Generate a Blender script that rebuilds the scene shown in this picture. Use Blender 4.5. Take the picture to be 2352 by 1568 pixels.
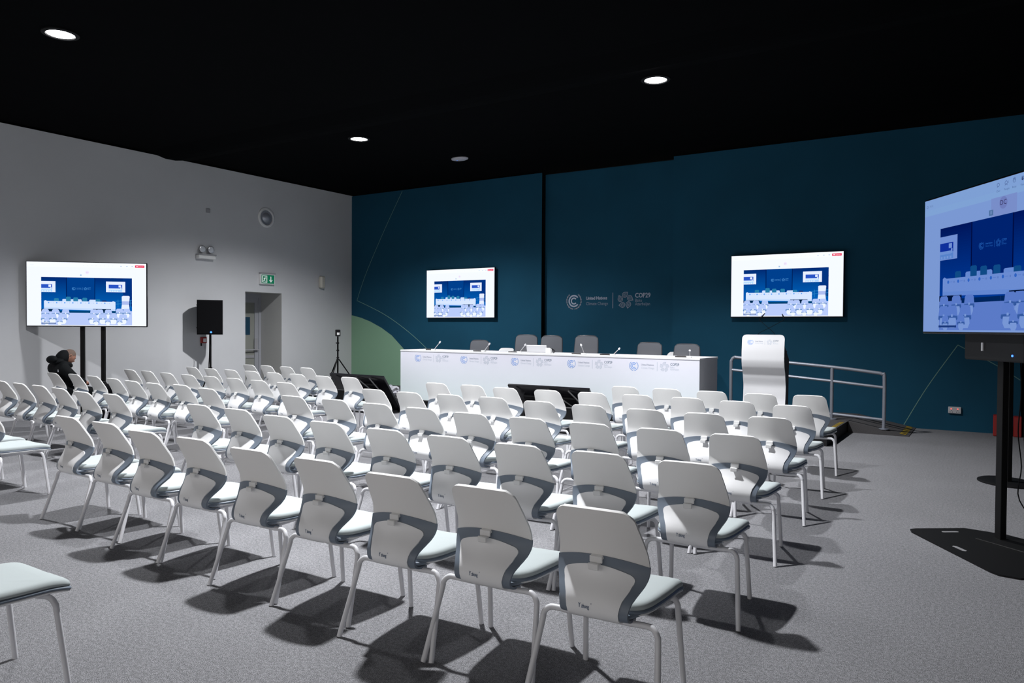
import bpy, math, random
from mathutils import Vector, Matrix
random.seed(7)
for o in list(bpy.data.objects): bpy.data.objects.remove(o)
SC = bpy.context.scene
COL = SC.collection
sin, cos, pi, rad = math.sin, math.cos, math.pi, math.radians

# ---------------------------------------------------------------- camera
F_PX, YAW, PITCH, ROLL, EYE = 1720.1, 0.57203, -0.018408, 0.0058434, 1.52
fw = Vector((-sin(YAW)*cos(PITCH), cos(YAW)*cos(PITCH), sin(PITCH)))
r0 = Vector((cos(YAW), sin(YAW), 0)); u0 = r0.cross(fw)
rt = cos(ROLL)*r0 + sin(ROLL)*u0; up = -sin(ROLL)*r0 + cos(ROLL)*u0
cam_d = bpy.data.cameras.new('camera'); cam = bpy.data.objects.new('camera', cam_d); COL.objects.link(cam)
cam_d.sensor_width = 36; cam_d.lens = F_PX/2352*36; cam_d.clip_start = 0.05; cam_d.clip_end = 100
M = Matrix((rt, up, -fw)).transposed().to_4x4(); M.translation = Vector((0, 0, EYE))
cam.matrix_world = M
SC.camera = cam

# ---------------------------------------------------------------- world, exposure
SC.view_settings.view_transform = 'Standard'; SC.view_settings.look = 'None'
SC.view_settings.gamma = 1.0; SC.view_settings.use_curve_mapping = False
SC.view_settings.exposure = 0.0
w = bpy.data.worlds.new('world'); SC.world = w; w.use_nodes = True
w.node_tree.nodes['Background'].inputs[0].default_value = (1.0, 0.97, 0.95, 1)
w.node_tree.nodes['Background'].inputs[1].default_value = 0.95  # added soft fill, reaching the chair backs through the open camera side

# ---------------------------------------------------------------- the room's recessed ceiling lamps (light part; housings are built below)
CEIL = 4.67
LAMPS = [(-8.63, 4.25, 'round recessed ceiling lamp, upper left, above the white wall side', 1020),
         (-3.69, 9.09, 'round recessed ceiling lamp above the lectern side of the stage', 1500),
         (-9.09, 9.30, 'round recessed ceiling lamp nearest the room corner', 1480),
         (-3.65, 4.10, 'round recessed ceiling lamp over the middle of the seating', 1800)]
for i, (x, y, lab, p) in enumerate(LAMPS):
    ld = bpy.data.lights.new('lamp_light', 'SPOT'); ld.energy = p; ld.spot_size = rad((136, 124, 144, 134)[i]); ld.spot_blend = 0.62
    ld.shadow_soft_size = 0.11; ld.color = (0.97, 0.98, 1.0)
    lo = bpy.data.objects.new('lamp_light', ld); lo.location = (x, y, CEIL-0.05); COL.objects.link(lo)

# ================================================================= materials
def lin(c):
    return tuple(((v/255)/12.92 if v/255 <= 0.04045 else ((v/255+0.055)/1.055)**2.4) for v in c)
def mat(name, col, rough=0.6, metal=0.0, spec=0.5, noise=None, bump=None, alpha=1.0, emit=None, estr=1.0, coat=0, sheen=0):
    m = bpy.data.materials.new(name); m.use_nodes = True; nt = m.node_tree; b = nt.nodes['Principled BSDF']
    b.inputs['Base Color'].default_value = (*col, 1); b.inputs['Roughness'].default_value = rough
    b.inputs['Metallic'].default_value = metal; b.inputs['Specular IOR Level'].default_value = spec
    b.inputs['Alpha'].default_value = alpha
    if coat: b.inputs['Coat Weight'].default_value = coat
    if sheen: b.inputs['Sheen Weight'].default_value = sheen
    tc = None
    if noise or bump:
        tc = nt.nodes.new('ShaderNodeTexCoord')
    if noise:   # (scale, amount)
        n = nt.nodes.new('ShaderNodeTexNoise'); n.inputs['Scale'].default_value = noise[0]; n.inputs['Detail'].default_value = 4
        r = nt.nodes.new('ShaderNodeValToRGB'); a = noise[1]
        r.color_ramp.elements[0].position = 0.3; r.color_ramp.elements[1].position = 0.7
        r.color_ramp.elements[0].color = (*[v*(1-a) for v in col], 1); r.color_ramp.elements[1].color = (*[min(1, v*(1+a)) for v in col], 1)
        nt.links.new(tc.outputs['Object'], n.inputs['Vector']); nt.links.new(n.outputs['Fac'], r.inputs['Fac'])
        nt.links.new(r.outputs['Color'], b.inputs['Base Color'])
    if bump:    # (scale, strength, distance)
        n2 = nt.nodes.new('ShaderNodeTexNoise'); n2.inputs['Scale'].default_value = bump[0]; n2.inputs['Detail'].default_value = 3
        bp = nt.nodes.new('ShaderNodeBump'); bp.inputs['Strength'].default_value = bump[1]; bp.inputs['Distance'].default_value = bump[2]
        nt.links.new(tc.outputs['Object'], n2.inputs['Vector']); nt.links.new(n2.outputs['Fac'], bp.inputs['Height'])
        nt.links.new(bp.outputs['Normal'], b.inputs['Normal'])
    if emit:
        b.inputs['Emission Color'].default_value = (*emit, 1); b.inputs['Emission Strength'].default_value = estr
    return m

M_WALL = mat('white_wall_vinyl', (0.60, 0.605, 0.625), 0.75, noise=(0.9, 0.03), bump=(2.0, 0.15, 0.02))
M_JAMB = mat('jamb_paint', (0.46, 0.46, 0.45), 0.7)
M_BLUE = mat('blue_banner_fabric', (0.007, 0.062, 0.112), 0.85, spec=0.2, noise=(1.2, 0.08), bump=(1.3, 0.25, 0.05))
M_GREEN = mat('green_print', (0.22, 0.38, 0.26), 0.85, spec=0.2)
M_PLINE = mat('pale_printed_line', (0.14, 0.27, 0.24), 0.85, spec=0.2)
M_CEIL = mat('black_ceiling_fabric', (0.0016, 0.0019, 0.0024), 0.95, spec=0.04, bump=(1.5, 0.3, 0.04))
M_BLACK = mat('black_fabric', (0.005, 0.005, 0.006), 0.9, spec=0.08)
M_SKIRT = mat('black_stage_skirt', (0.008, 0.008, 0.009), 0.7, spec=0.3, bump=(40, 0.2, 0.01))
M_BPLAST = mat('black_plastic', (0.006, 0.006, 0.007), 0.5, spec=0.25)
M_BMETAL = mat('black_powder_coated_metal', (0.0045, 0.0045, 0.005), 0.55, metal=0.0, spec=0.18)
M_TVGLOSS = mat('glossy_bezel', (0.006, 0.006, 0.008), 0.2, spec=0.5)
M_GMETAL = mat('grey_rail_paint', (0.25, 0.265, 0.31), 0.4, metal=0.3)
M_RED = mat('red_plastic', (0.30, 0.012, 0.010), 0.5)
M_WHITE = mat('white_plastic', (0.78, 0.78, 0.78), 0.4)
M_LWHITE = mat('lectern_white', (0.72, 0.72, 0.74), 0.45)
M_WOOD = mat('lectern_side_wood', (0.06, 0.048, 0.04), 0.6, noise=(12, 0.2))
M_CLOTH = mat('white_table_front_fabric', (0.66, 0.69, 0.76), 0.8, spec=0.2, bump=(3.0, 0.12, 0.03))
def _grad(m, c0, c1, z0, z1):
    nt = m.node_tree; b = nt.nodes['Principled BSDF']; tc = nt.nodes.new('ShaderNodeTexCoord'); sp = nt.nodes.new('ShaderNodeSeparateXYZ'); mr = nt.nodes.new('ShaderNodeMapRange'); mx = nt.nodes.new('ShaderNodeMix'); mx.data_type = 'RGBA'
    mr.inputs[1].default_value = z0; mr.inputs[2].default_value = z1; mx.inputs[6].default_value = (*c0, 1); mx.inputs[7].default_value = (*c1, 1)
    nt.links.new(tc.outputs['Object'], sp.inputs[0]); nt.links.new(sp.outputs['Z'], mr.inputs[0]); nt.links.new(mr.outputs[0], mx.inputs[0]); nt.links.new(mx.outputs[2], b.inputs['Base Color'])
_grad(M_CLOTH, (0.70, 0.78, 0.80), (0.74, 0.74, 0.83), 0.30, 1.0)      # pale mint at the bottom to pale lilac at the top
M_TTOP = mat('white_table_top', (0.8, 0.8, 0.82), 0.4)
M_TSIDE = mat('grey_table_side', (0.70, 0.71, 0.75), 0.6)
M_YEL = mat('yellow_hazard_tape', (0.42, 0.28, 0.02), 0.6)
M_SKIN = mat('skin', (0.36, 0.17, 0.115), 0.55, noise=(30, 0.08))
M_STUB = mat('shaved_hair', (0.13, 0.085, 0.065), 0.8, noise=(160, 0.3))
M_JACKET = mat('black_jacket', (0.004, 0.005, 0.006), 0.8, spec=0.15, bump=(14, 0.4, 0.02))
M_SILVER = mat('silver_metal', (0.6, 0.6, 0.62), 0.3, metal=0.8)
M_STEEL = mat('grey_plastic', (0.35, 0.35, 0.37), 0.5)
M_GLASS = mat('door_glass', (0.30, 0.31, 0.28), 0.15, spec=0.6)
M_ALU = mat('door_aluminium', (0.42, 0.43, 0.47), 0.4, metal=0.2)
M_BAG = mat('clear_plastic_bag', (0.55, 0.55, 0.6), 0.25, spec=0.7, alpha=0.75)
M_BLUELED = mat('blue_led', (0.0, 0.05, 0.6), emit=(0.05, 0.2, 1.0), estr=3)
M_REDLED = mat('red_neon', (0.5, 0, 0), emit=(1.0, 0.15, 0.12), estr=1.2)
M_LAMP = mat('lamp_diffuser', (1, 1, 1), emit=(1, 1, 1), estr=15)
M_TIP = mat('microphone_tip', (0.7, 0.7, 0.72), 0.35)
M_EXITG = mat('exit_green', (0.0, 0.16, 0.07), emit=(0.0, 0.25, 0.12), estr=0.25)
M_EXITW = mat('exit_white', (0.8, 0.8, 0.8), emit=(0.8, 0.9, 0.85), estr=0.3)
# chair materials
M_CBACK = mat('chair_upper_shell', (0.83, 0.82, 0.81), 0.62, spec=0.35, bump=(700, 0.12, 0.001))
M_CLOW = mat('chair_lower_shell', (0.86, 0.86, 0.87), 0.5, spec=0.4)
M_CBAND = mat('chair_slate_band', (0.165, 0.20, 0.25), 0.42)
M_CSEAT = mat('chair_seat_fabric', (0.44, 0.485, 0.49), 0.9, spec=0.2, noise=(900, 0.06), bump=(900, 0.15, 0.001))
M_CLEG = mat('chair_white_tube', (0.70, 0.70, 0.73), 0.38)
M_CLOGO = mat('chair_logo_print', (0.12, 0.16, 0.24), 0.5)
M_MESHBK = mat('dark_mesh_fabric', (0.15, 0.155, 0.175), 0.8, alpha=0.84)

# carpet
def carpet():
    m = bpy.data.materials.new('grey_carpet'); m.use_nodes = True; nt = m.node_tree; b = nt.nodes['Principled BSDF']
    b.inputs['Roughness'].default_value = 0.95; b.inputs['Specular IOR Level'].default_value = 0.1
    tc = nt.nodes.new('ShaderNodeTexCoord')
    n = nt.nodes.new('ShaderNodeTexNoise'); n.inputs['Scale'].default_value = 270; n.inputs['Detail'].default_value = 3; n.inputs['Roughness'].default_value = 0.7
    r = nt.nodes.new('ShaderNodeValToRGB'); r.color_ramp.elements[0].position = 0.43; r.color_ramp.elements[1].position = 0.57
    r.color_ramp.elements[0].color = (0.075, 0.075, 0.080, 1); r.color_ramp.elements[1].color = (0.305, 0.305, 0.321, 1)
    n2 = nt.nodes.new('ShaderNodeTexNoise'); n2.inputs['Scale'].default_value = 1.1; n2.inputs['Detail'].default_value = 3
    r2 = nt.nodes.new('ShaderNodeValToRGB'); r2.color_ramp.elements[0].color = (0.88, 0.88, 0.88, 1); r2.color_ramp.elements[1].color = (1.1, 1.1, 1.1, 1)
    mx = nt.nodes.new('ShaderNodeMix'); mx.data_type = 'RGBA'; mx.blend_type = 'MULTIPLY'; mx.inputs[0].default_value = 1
    nt.links.new(tc.outputs['Object'], n.inputs['Vector']); nt.links.new(tc.outputs['Object'], n2.inputs['Vector'])
    nt.links.new(n.outputs['Fac'], r.inputs['Fac']); nt.links.new(n2.outputs['Fac'], r2.inputs['Fac'])
    nt.links.new(r.outputs['Color'], mx.inputs[6]); nt.links.new(r2.outputs['Color'], mx.inputs[7])
    n3 = nt.nodes.new('ShaderNodeTexNoise'); n3.inputs['Scale'].default_value = 55; n3.inputs['Detail'].default_value = 2
    r3 = nt.nodes.new('ShaderNodeValToRGB'); r3.color_ramp.elements[0].position = 0.38; r3.color_ramp.elements[1].position = 0.62; r3.color_ramp.elements[0].color = (0.84, 0.84, 0.84, 1); r3.color_ramp.elements[1].color = (1.14, 1.14, 1.14, 1)
    m3 = nt.nodes.new('ShaderNodeMix'); m3.data_type = 'RGBA'; m3.blend_type = 'MULTIPLY'; m3.inputs[0].default_value = 1
    nt.links.new(tc.outputs['Object'], n3.inputs['Vector']); nt.links.new(n3.outputs['Fac'], r3.inputs['Fac']); nt.links.new(mx.outputs[2], m3.inputs[6]); nt.links.new(r3.outputs['Color'], m3.inputs[7])
    nt.links.new(m3.outputs[2], b.inputs['Base Color'])
    bp = nt.nodes.new('ShaderNodeBump'); bp.inputs['Strength'].default_value = 0.03; bp.inputs['Distance'].default_value = 0.002
    nt.links.new(n.outputs['Fac'], bp.inputs['Height']); nt.links.new(bp.outputs['Normal'], b.inputs['Normal'])
    return m
M_CARPET = carpet()
M_STAGE = mat('stage_carpet', (0.075, 0.072, 0.074), 0.95, spec=0.1, noise=(150, 0.35))

def screen_mat(name, strength, tint=(1, 1, 1)):
    m = bpy.data.materials.new(name); m.use_nodes = True; nt = m.node_tree
    for n in list(nt.nodes): nt.nodes.remove(n)
    out = nt.nodes.new('ShaderNodeOutputMaterial'); e = nt.nodes.new('ShaderNodeEmission'); e.inputs[1].default_value = strength
    a = nt.nodes.new('ShaderNodeVertexColor'); a.layer_name = 'Col'
    mx = nt.nodes.new('ShaderNodeMix'); mx.data_type = 'RGBA'; mx.blend_type = 'MULTIPLY'; mx.inputs[0].default_value = 1; mx.inputs[7].default_value = (*tint, 1)
    nt.links.new(a.outputs['Color'], mx.inputs[6]); nt.links.new(mx.outputs[2], e.inputs[0]); nt.links.new(e.outputs[0], out.inputs[0])
    return m
M_SCR = screen_mat('lit_display', 1.12)
M_SCRB = screen_mat('lit_display_seen_obliquely', 1.0, (0.235, 0.36, 0.66))

# ================================================================= mesh helpers
class MB:
    def __init__(s): s.v = []; s.f = []; s.mi = []; s.sm = []
    def add(s, vs, fs, mi=0, sm=False):
        k = len(s.v); s.v += [tuple(p) for p in vs]
        for f in fs: s.f.append(tuple(i+k for i in f)); s.mi.append(mi); s.sm.append(sm)
    def box(s, x0, x1, y0, y1, z0, z1, mi=0, bev=0.0):
        if bev > 0:
            b = min(bev, abs(x1-x0)/2.01, abs(y1-y0)/2.01, abs(z1-z0)/2.01)
            vs = []; idx = {}
            for sx in (0, 1):
                for sy in (0, 1):
                    for sz in (0, 1):
                        X = (x0, x1)[sx]; Y = (y0, y1)[sy]; Zz = (z0, z1)[sz]
                        dx = b if sx == 0 else -b; dy = b if sy == 0 else -b; dz = b if sz == 0 else -b
                        idx[(sx, sy, sz, 'x')] = len(vs); vs.append((X, Y+dy, Zz+dz))
                        idx[(sx, sy, sz, 'y')] = len(vs); vs.append((X+dx, Y, Zz+dz))
                        idx[(sx, sy, sz, 'z')] = len(vs); vs.append((X+dx, Y+dy, Zz))
            fs = []
            I = lambda a, b_, c, k: idx[(a, b_, c, k)]
            for a in (0, 1):
                q = [I(a, 0, 0, 'x'), I(a, 1, 0, 'x'), I(a, 1, 1, 'x'), I(a, 0, 1, 'x')]; fs.append(q if a else q[::-1])
                q = [I(0, a, 0, 'y'), I(1, a, 0, 'y'), I(1, a, 1, 'y'), I(0, a, 1, 'y')]; fs.append(q[::-1] if a else q)
                q = [I(0, 0, a, 'z'), I(1, 0, a, 'z'), I(1, 1, a, 'z'), I(0, 1, a, 'z')]; fs.append(q if a else q[::-1])
            for a in (0, 1):
                for c in (0, 1):
                    q = [I(a, c, 0, 'x'), I(a, c, 1, 'x'), I(a, c, 1, 'y'), I(a, c, 0, 'y')]; fs.append(q if a != c else q[::-1])
                    q = [I(a, 0, c, 'x'), I(a, 1, c, 'x'), I(a, 1, c, 'z'), I(a, 0, c, 'z')]; fs.append(q[::-1] if a != c else q)
                    q = [I(0, a, c, 'y'), I(1, a, c, 'y'), I(1, a, c, 'z'), I(0, a, c, 'z')]; fs.append(q if a != c else q[::-1])
            for sx in (0, 1):
                for sy in (0, 1):
                    for sz in (0, 1):
                        q = [I(sx, sy, sz, 'x'), I(sx, sy, sz, 'y'), I(sx, sy, sz, 'z')]
                        fs.append(q if (sx+sy+sz) % 2 else q[::-1])
            s.add(vs, fs, mi); return s
        vs = [(x, y, z) for x in (x0, x1) for y in (y0, y1) for z in (z0, z1)]
        s.add(vs, [(0, 1, 3, 2), (4, 6, 7, 5), (0, 4, 5, 1), (2, 3, 7, 6), (0, 2, 6, 4), (1, 5, 7, 3)], mi); return s
    def tube(s, pts, r, n=8, mi=0, caps=True, rs=None):
        pts = [Vector(p) for p in pts]; k = len(pts); rings = []
        T = []
        for i in range(k):
            a = pts[max(i-1, 0)]; b = pts[min(i+1, k-1)]; T.append((b-a).normalized())
        ref = Vector((0, 0, 1)) if abs(T[0].z) < 0.9 else Vector((1, 0, 0))
        nrm = T[0].cross(ref).normalized(); vs = []
        for i in range(k):
            nrm = (nrm - T[i]*nrm.dot(T[i])).normalized(); bn = T[i].cross(nrm)
            R = rs[i] if rs else r
            for j in range(n):
                a = 2*pi*j/n; vs.append(pts[i] + (nrm*cos(a)+bn*sin(a))*R)
        fs = []
        for i in range(k-1):
            for j in range(n):
                fs.append((i*n+j, i*n+(j+1) % n, (i+1)*n+(j+1) % n, (i+1)*n+j))
        s.add(vs, fs, mi, True)
        if caps:
            q = len(s.v)-len(vs)
            s.f.append(tuple(q+j for j in range(n))[::-1]); s.mi.append(mi); s.sm.append(False)
            s.f.append(tuple(q+(k-1)*n+j for j in range(n))); s.mi.append(mi); s.sm.append(False)
        return s
    def lathe(s, prof, n=24, c=(0, 0, 0), mi=0, axis='z', sm=True):
        vs = []; m = len(prof)
        for (r, z) in prof:
            for j in range(n):
                a = 2*pi*j/n; p = (r*cos(a), r*sin(a), z)
                if axis == 'x': p = (p[2], p[0], p[1])
                if axis == 'y': p = (p[0], -p[2], p[1])
                vs.append((p[0]+c[0], p[1]+c[1], p[2]+c[2]))
        fs = [(i*n+j, i*n+(j+1) % n, (i+1)*n+(j+1) % n, (i+1)*n+j) for i in range(m-1) for j in range(n)]
        fs.append(tuple(range(n))[::-1]); fs.append(tuple((m-1)*n+j for j in range(n)))
        s.add(vs, fs, mi, sm); return s
    def prism(s, poly, z0, z1, mi=0):       # poly in xy
        n = len(poly); vs = [(x, y, z0) for x, y in poly]+[(x, y, z1) for x, y in poly]
        fs = [tuple(range(n))[::-1], tuple(range(n, 2*n))]+[(i, (i+1) % n, n+(i+1) % n, n+i) for i in range(n)]
        s.add(vs, fs, mi); return s
    def sheet(s, fn, nu, nv, th, mi=0):     # fn(u,v)->Vector, u,v in 0..1, thickness th along -normal
        P = [[Vector(fn(i/nu, j/nv)) for j in range(nv+1)] for i in range(nu+1)]
        N = [[None]*(nv+1) for _ in range(nu+1)]
        for i in range(nu+1):
            for j in range(nv+1):
                du = P[min(i+1, nu)][j]-P[max(i-1, 0)][j]; dv = P[i][min(j+1, nv)]-P[i][max(j-1, 0)]
                c = du.cross(dv); N[i][j] = c.normalized() if c.length > 1e-12 else Vector((0, -1, 0))
        vs = []
        for i in range(nu+1):
            for j in range(nv+1): vs.append(P[i][j])
        for i in range(nu+1):
            for j in range(nv+1): vs.append(Vector(th(i/nu, j/nv)) if callable(th) else P[i][j]-N[i][j]*th)
        K = (nu+1)*(nv+1); I = lambda i, j: i*(nv+1)+j; fs = []
        for i in range(nu):
            for j in range(nv):
                fs.append((I(i, j), I(i+1, j), I(i+1, j+1), I(i, j+1)))
                fs.append((K+I(i, j), K+I(i, j+1), K+I(i+1, j+1), K+I(i+1, j)))
        for i in range(nu):
            fs.append((I(i, 0), K+I(i, 0), K+I(i+1, 0), I(i+1, 0))); fs.append((I(i, nv), I(i+1, nv), K+I(i+1, nv), K+I(i, nv)))
        for j in range(nv):
            fs.append((I(0, j), I(0, j+1), K+I(0, j+1), K+I(0, j))); fs.append((I(nu, j), K+I(nu, j), K+I(nu, j+1), I(nu, j+1)))
        s.add(vs, fs, mi, True); return s
    def xform(s, mtx):
        s.v = [tuple(mtx @ Vector(p)) for p in s.v]; return s
    def build(s, name, mats, parent=None, smooth_angle=40):
        me = bpy.data.meshes.new(name); me.from_pydata(s.v, [], s.f)
        if not isinstance(mats, (list, tuple)): mats = [mats]
        for m in mats: me.materials.append(m)
        me.polygons.foreach_set('material_index', s.mi); me.polygons.foreach_set('use_smooth', s.sm)
        me.validate(); me.update()
        if any(s.sm):
            try: me.set_sharp_from_angle(angle=rad(smooth_angle))
            except Exception: pass
        o = bpy.data.objects.new(name, me); COL.objects.link(o)
        if parent: o.parent = parent
        return o

def thing(name, label, cat, loc=(0, 0, 0), rz=0, group=None):
    o = bpy.data.objects.new(name, None); COL.objects.link(o); o.empty_display_size = 0.1
    o.location = loc; o.rotation_euler = (0, 0, rz); o['label'] = label; o['category'] = cat
    if group: o['group'] = group
    return o
def tag(o, label, cat, group=None):
    o['label'] = label; o['category'] = cat
    if group: o['group'] = group
    return o
def struct(o): o['kind'] = 'structure'; return o
def dup(root, loc, rz, label, group=None):
    r = root.copy(); COL.objects.link(r); r.location = loc; r.rotation_euler = (0, 0, rz); r['label'] = label
    if group: r['group'] = group
    for ch in list(root.children):
        c = ch.copy(); COL.objects.link(c); c.parent = r
        for g in ch.children:
            d = g.copy(); COL.objects.link(d); d.parent = c
    return r

# ---- text to flat polygons
_tc = {}
def text_polys(txt, size):
    if txt not in _tc:
        cu = bpy.data.curves.new('t', 'FONT'); cu.body = txt; cu.size = 1; cu.resolution_u = 2
        o = bpy.data.objects.new('t', cu); COL.objects.link(o); bpy.context.view_layer.update()
        me = o.to_mesh(); _tc[txt] = ([(v.co.x, v.co.y) for v in me.vertices], [tuple(p.vertices) for p in me.polygons])
        o.to_mesh_clear(); bpy.data.objects.remove(o); bpy.data.curves.remove(cu)
    vs, fs = _tc[txt]
    return [(x*size, y*size) for x, y in vs], fs

class Flat:
    """flat print: polygons in a 2-D frame, each with a colour and a layer"""
    def __init__(s): s.v = []; s.f = []; s.c = []; s.l = []
    def poly(s, pts, c, l=0):
        k = len(s.v); s.v += [(p[0], p[1], l) for p in pts]; s.f.append(tuple(range(k, k+len(pts)))); s.c.append(c)
    def rect(s, x0, y0, x1, y1, c, l=0): s.poly([(x0, y0), (x1, y0), (x1, y1), (x0, y1)], c, l)
    def disc(s, x, y, r, c, l=0, n=20, ry=None): s.poly([(x+r*cos(2*pi*i/n), y+(ry or r)*sin(2*pi*i/n)) for i in range(n)], c, l)
    def arc(s, x, y, r0, r1, a0, a1, c, l=0, n=24):
        for i in range(n):
            a = rad(a0+(a1-a0)*i/n); b = rad(a0+(a1-a0)*(i+1)/n)
            s.poly([(x+r0*cos(a), y+r0*sin(a)), (x+r1*cos(a), y+r1*sin(a)), (x+r1*cos(b), y+r1*sin(b)), (x+r0*cos(b), y+r0*sin(b))], c, l)
    def line(s, x0, y0, x1, y1, w, c, l=0):
        d = math.hypot(x1-x0, y1-y0); nx, ny = -(y1-y0)/d*w/2, (x1-x0)/d*w/2
        s.poly([(x0+nx, y0+ny), (x0-nx, y0-ny), (x1-nx, y1-ny), (x1+nx, y1+ny)], c, l)
    def text(s, x, y, txt, size, c, l=0, sx=1.0, bold=0.0):
        vs, fs = text_polys(txt, size); offs = [(0, 0)] if not bold else [(-bold, 0), (bold, 0), (0, bold), (0, -bold)]
        for q_, (ox, oy) in enumerate(offs):
            k = len(s.v); s.v += [(x+a*sx+ox, y+b+oy, l+.35*q_) for a, b in vs]
            for f in fs: s.f.append(tuple(i+k for i in f)); s.c.append(c)
    def build(s, name, fn, parent, mats=None, colmat=None, lift=0.001, base=0.001):
        """fn(x,y,d)->3-D point, d lift off the surface. mats: colours are slot indices; colmat: colours are rgb"""
        vs = [fn(x, y, base+l*lift) for x, y, l in s.v]
        me = bpy.data.meshes.new(name); me.from_pydata([tuple(v) for v in vs], [], s.f)
        if mats:
            for m in mats: me.materials.append(m)
            me.polygons.foreach_set('material_index', s.c)
        else:
            me.materials.append(colmat)
            ca = me.color_attributes.new('Col', 'FLOAT_COLOR', 'CORNER'); buf = []
            for f, c in zip(s.f, s.c): buf += [*c, 1.0]*len(f)
            ca.data.foreach_set('color', buf)
        me.update(); o = bpy.data.objects.new(name, me); COL.objects.link(o)
        if parent: o.parent = parent
        return o

def emblem(F, x, y, R, c, l=0):     # ring letters inside two laurel branches
    F.arc(x, y, R*0.56, R*0.73, 38, 322, c, l, 26); F.arc(x, y, R*0.27, R*0.42, 38, 322, c, l, 20)
    for sgn in (1, -1):
        for i in range(7):
            a = rad(-90+sgn*(14+i*19.5)); r = R*0.95; px, py = x+r*cos(a), y+r*sin(a)
            for off in (-0.5, 0.5):
                t = a+pi/2*sgn+off*sgn*0.62; L = R*0.44; W = R*0.062
                dx, dy = cos(t), sin(t); nx, ny = -dy, dx
                F.poly([(px-dx*L*.4, py-dy*L*.4), (px+nx*W, py+ny*W), (px+dx*L*.6, py+dy*L*.6), (px-nx*W, py-ny*W)], c, l)
def flower(F, x, y, R, c, l=0):
    for k in range(5):
        a = rad(95+72*k); cx, cy = x+R*.62*cos(a), y+R*.62*sin(a); r = R*.33
        t = a-0.95
        tip = (cx+r*1.55*cos(t), cy+r*1.55*sin(t))
        n = 16; out = []; inn = []
        for i in range(n):
            b = t+2*pi*i/n; rr = r*(1.55 if i == 0 else (1.12 if i in (1, n-1) else 1.0))
            out.append((cx+rr*cos(b), cy+rr*sin(b))); inn.append((cx+rr*.78*cos(b), cy+rr*.78*sin(b)))
        for i in range(n):
            j = (i+1) % n; F.poly([out[i], out[j], inn[j], inn[i]], c, l)
        F.arc(cx, cy, r*.42, r*.58, 0, 360, c, l, 10); F.disc(cx, cy, r*.2, c, l, 6)
        F.line(cx+r*.5*cos(t), cy+r*.5*sin(t), *tip, r*.14, c, l)
def logo_group(F, x0, yc, s, cb, cg, cl, cd):
    """emblem | words | bar | flower | words; s = total width"""
    emblem(F, x0+.09*s, yc, .092*s, cb)
    F.text(x0+.238*s, yc+.012*s, 'United Nations', .0485*s, cg, 0, 0.84, bold=.0011*s); F.text(x0+.238*s, yc-.047*s, 'Climate Change', .0485*s, cl, 0, 0.84)
    F.rect(x0+.553*s, yc-.083*s, x0+.561*s, yc+.083*s, cl)
    flower(F, x0+.70*s, yc, .092*s, cl)
    F.text(x0+.812*s, yc+.026*s, 'COP29', .069*s, cd, 0, 0.82, bold=.0016*s)
    F.text(x0+.812*s, yc-.018*s, 'Baku', .047*s, cl, 0, 0.85); F.text(x0+.812*s, yc-.056*s, 'Azerbaijan', .047*s, cl, 0, 0.85)

# ================================================================= the setting
XL, YB = -13.07, 13.13
fl = MB(); fl.box(XL-3, 6.2, -5.2, YB+0.6, -0.12, 0.0); struct(fl.build('floor', M_CARPET))
# ceiling: stretched black fabric with a slightly dropped seam fold running across
c = MB(); prof = [(-5.2, 0), (7.95, 0.0), (8.3, -0.022), (8.5, -0.018), (8.85, 0.0), (YB+0.6, 0.0)]
n = len(prof); vs = []
for X in (XL-1.2, 6.2):
    for (yy, dz) in prof: vs.append((X, yy, CEIL-0.012+dz+(0.05 if dz == 0 else 0)))
vs = [(x, y, z) for x, y, z in vs]; top = [(x, y, CEIL+0.25) for x, y, z in vs]
c.add(vs+top, [(i, i+1, n+i+1, n+i) for i in range(n-1)]+[(2*n+i, 3*n+i, 3*n+i+1, 2*n+i+1) for i in range(n-1)]
      + [(0, n, 3*n, 2*n), (n-1, 3*n-1, 4*n-1, 2*n-1)]+[(i, 2*n+i, 2*n+i+1, i+1) for i in range(n-1)]+[(n+i, n+i+1, 3*n+i+1, 3*n+i) for i in range(n-1)])
struct(c.build('ceiling', M_CEIL))
# left wall with a recessed doorway
D0, D1, DH, DD = 10.07, 11.02, 2.24, 0.72
wl = MB()
wl.box(XL-0.9, XL, -5.2, D0, 0, CEIL); wl.box(XL-0.9, XL, D1, YB+0.6, 0, CEIL); wl.box(XL-0.9, XL, D0, D1, DH, CEIL)
WL = struct(wl.build('wall_left', M_WALL))
jb = MB(); jb.box(XL-0.9, XL-0.004, D1-0.006, D1, 0, DH); jb.box(XL-0.9, XL-0.004, D0, D0+0.006, 0, DH); jb.box(XL-0.9, XL-0.004, D0+.006, D1-.006, DH-0.006, DH)
struct(jb.build('trim_1', M_JAMB))
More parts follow.
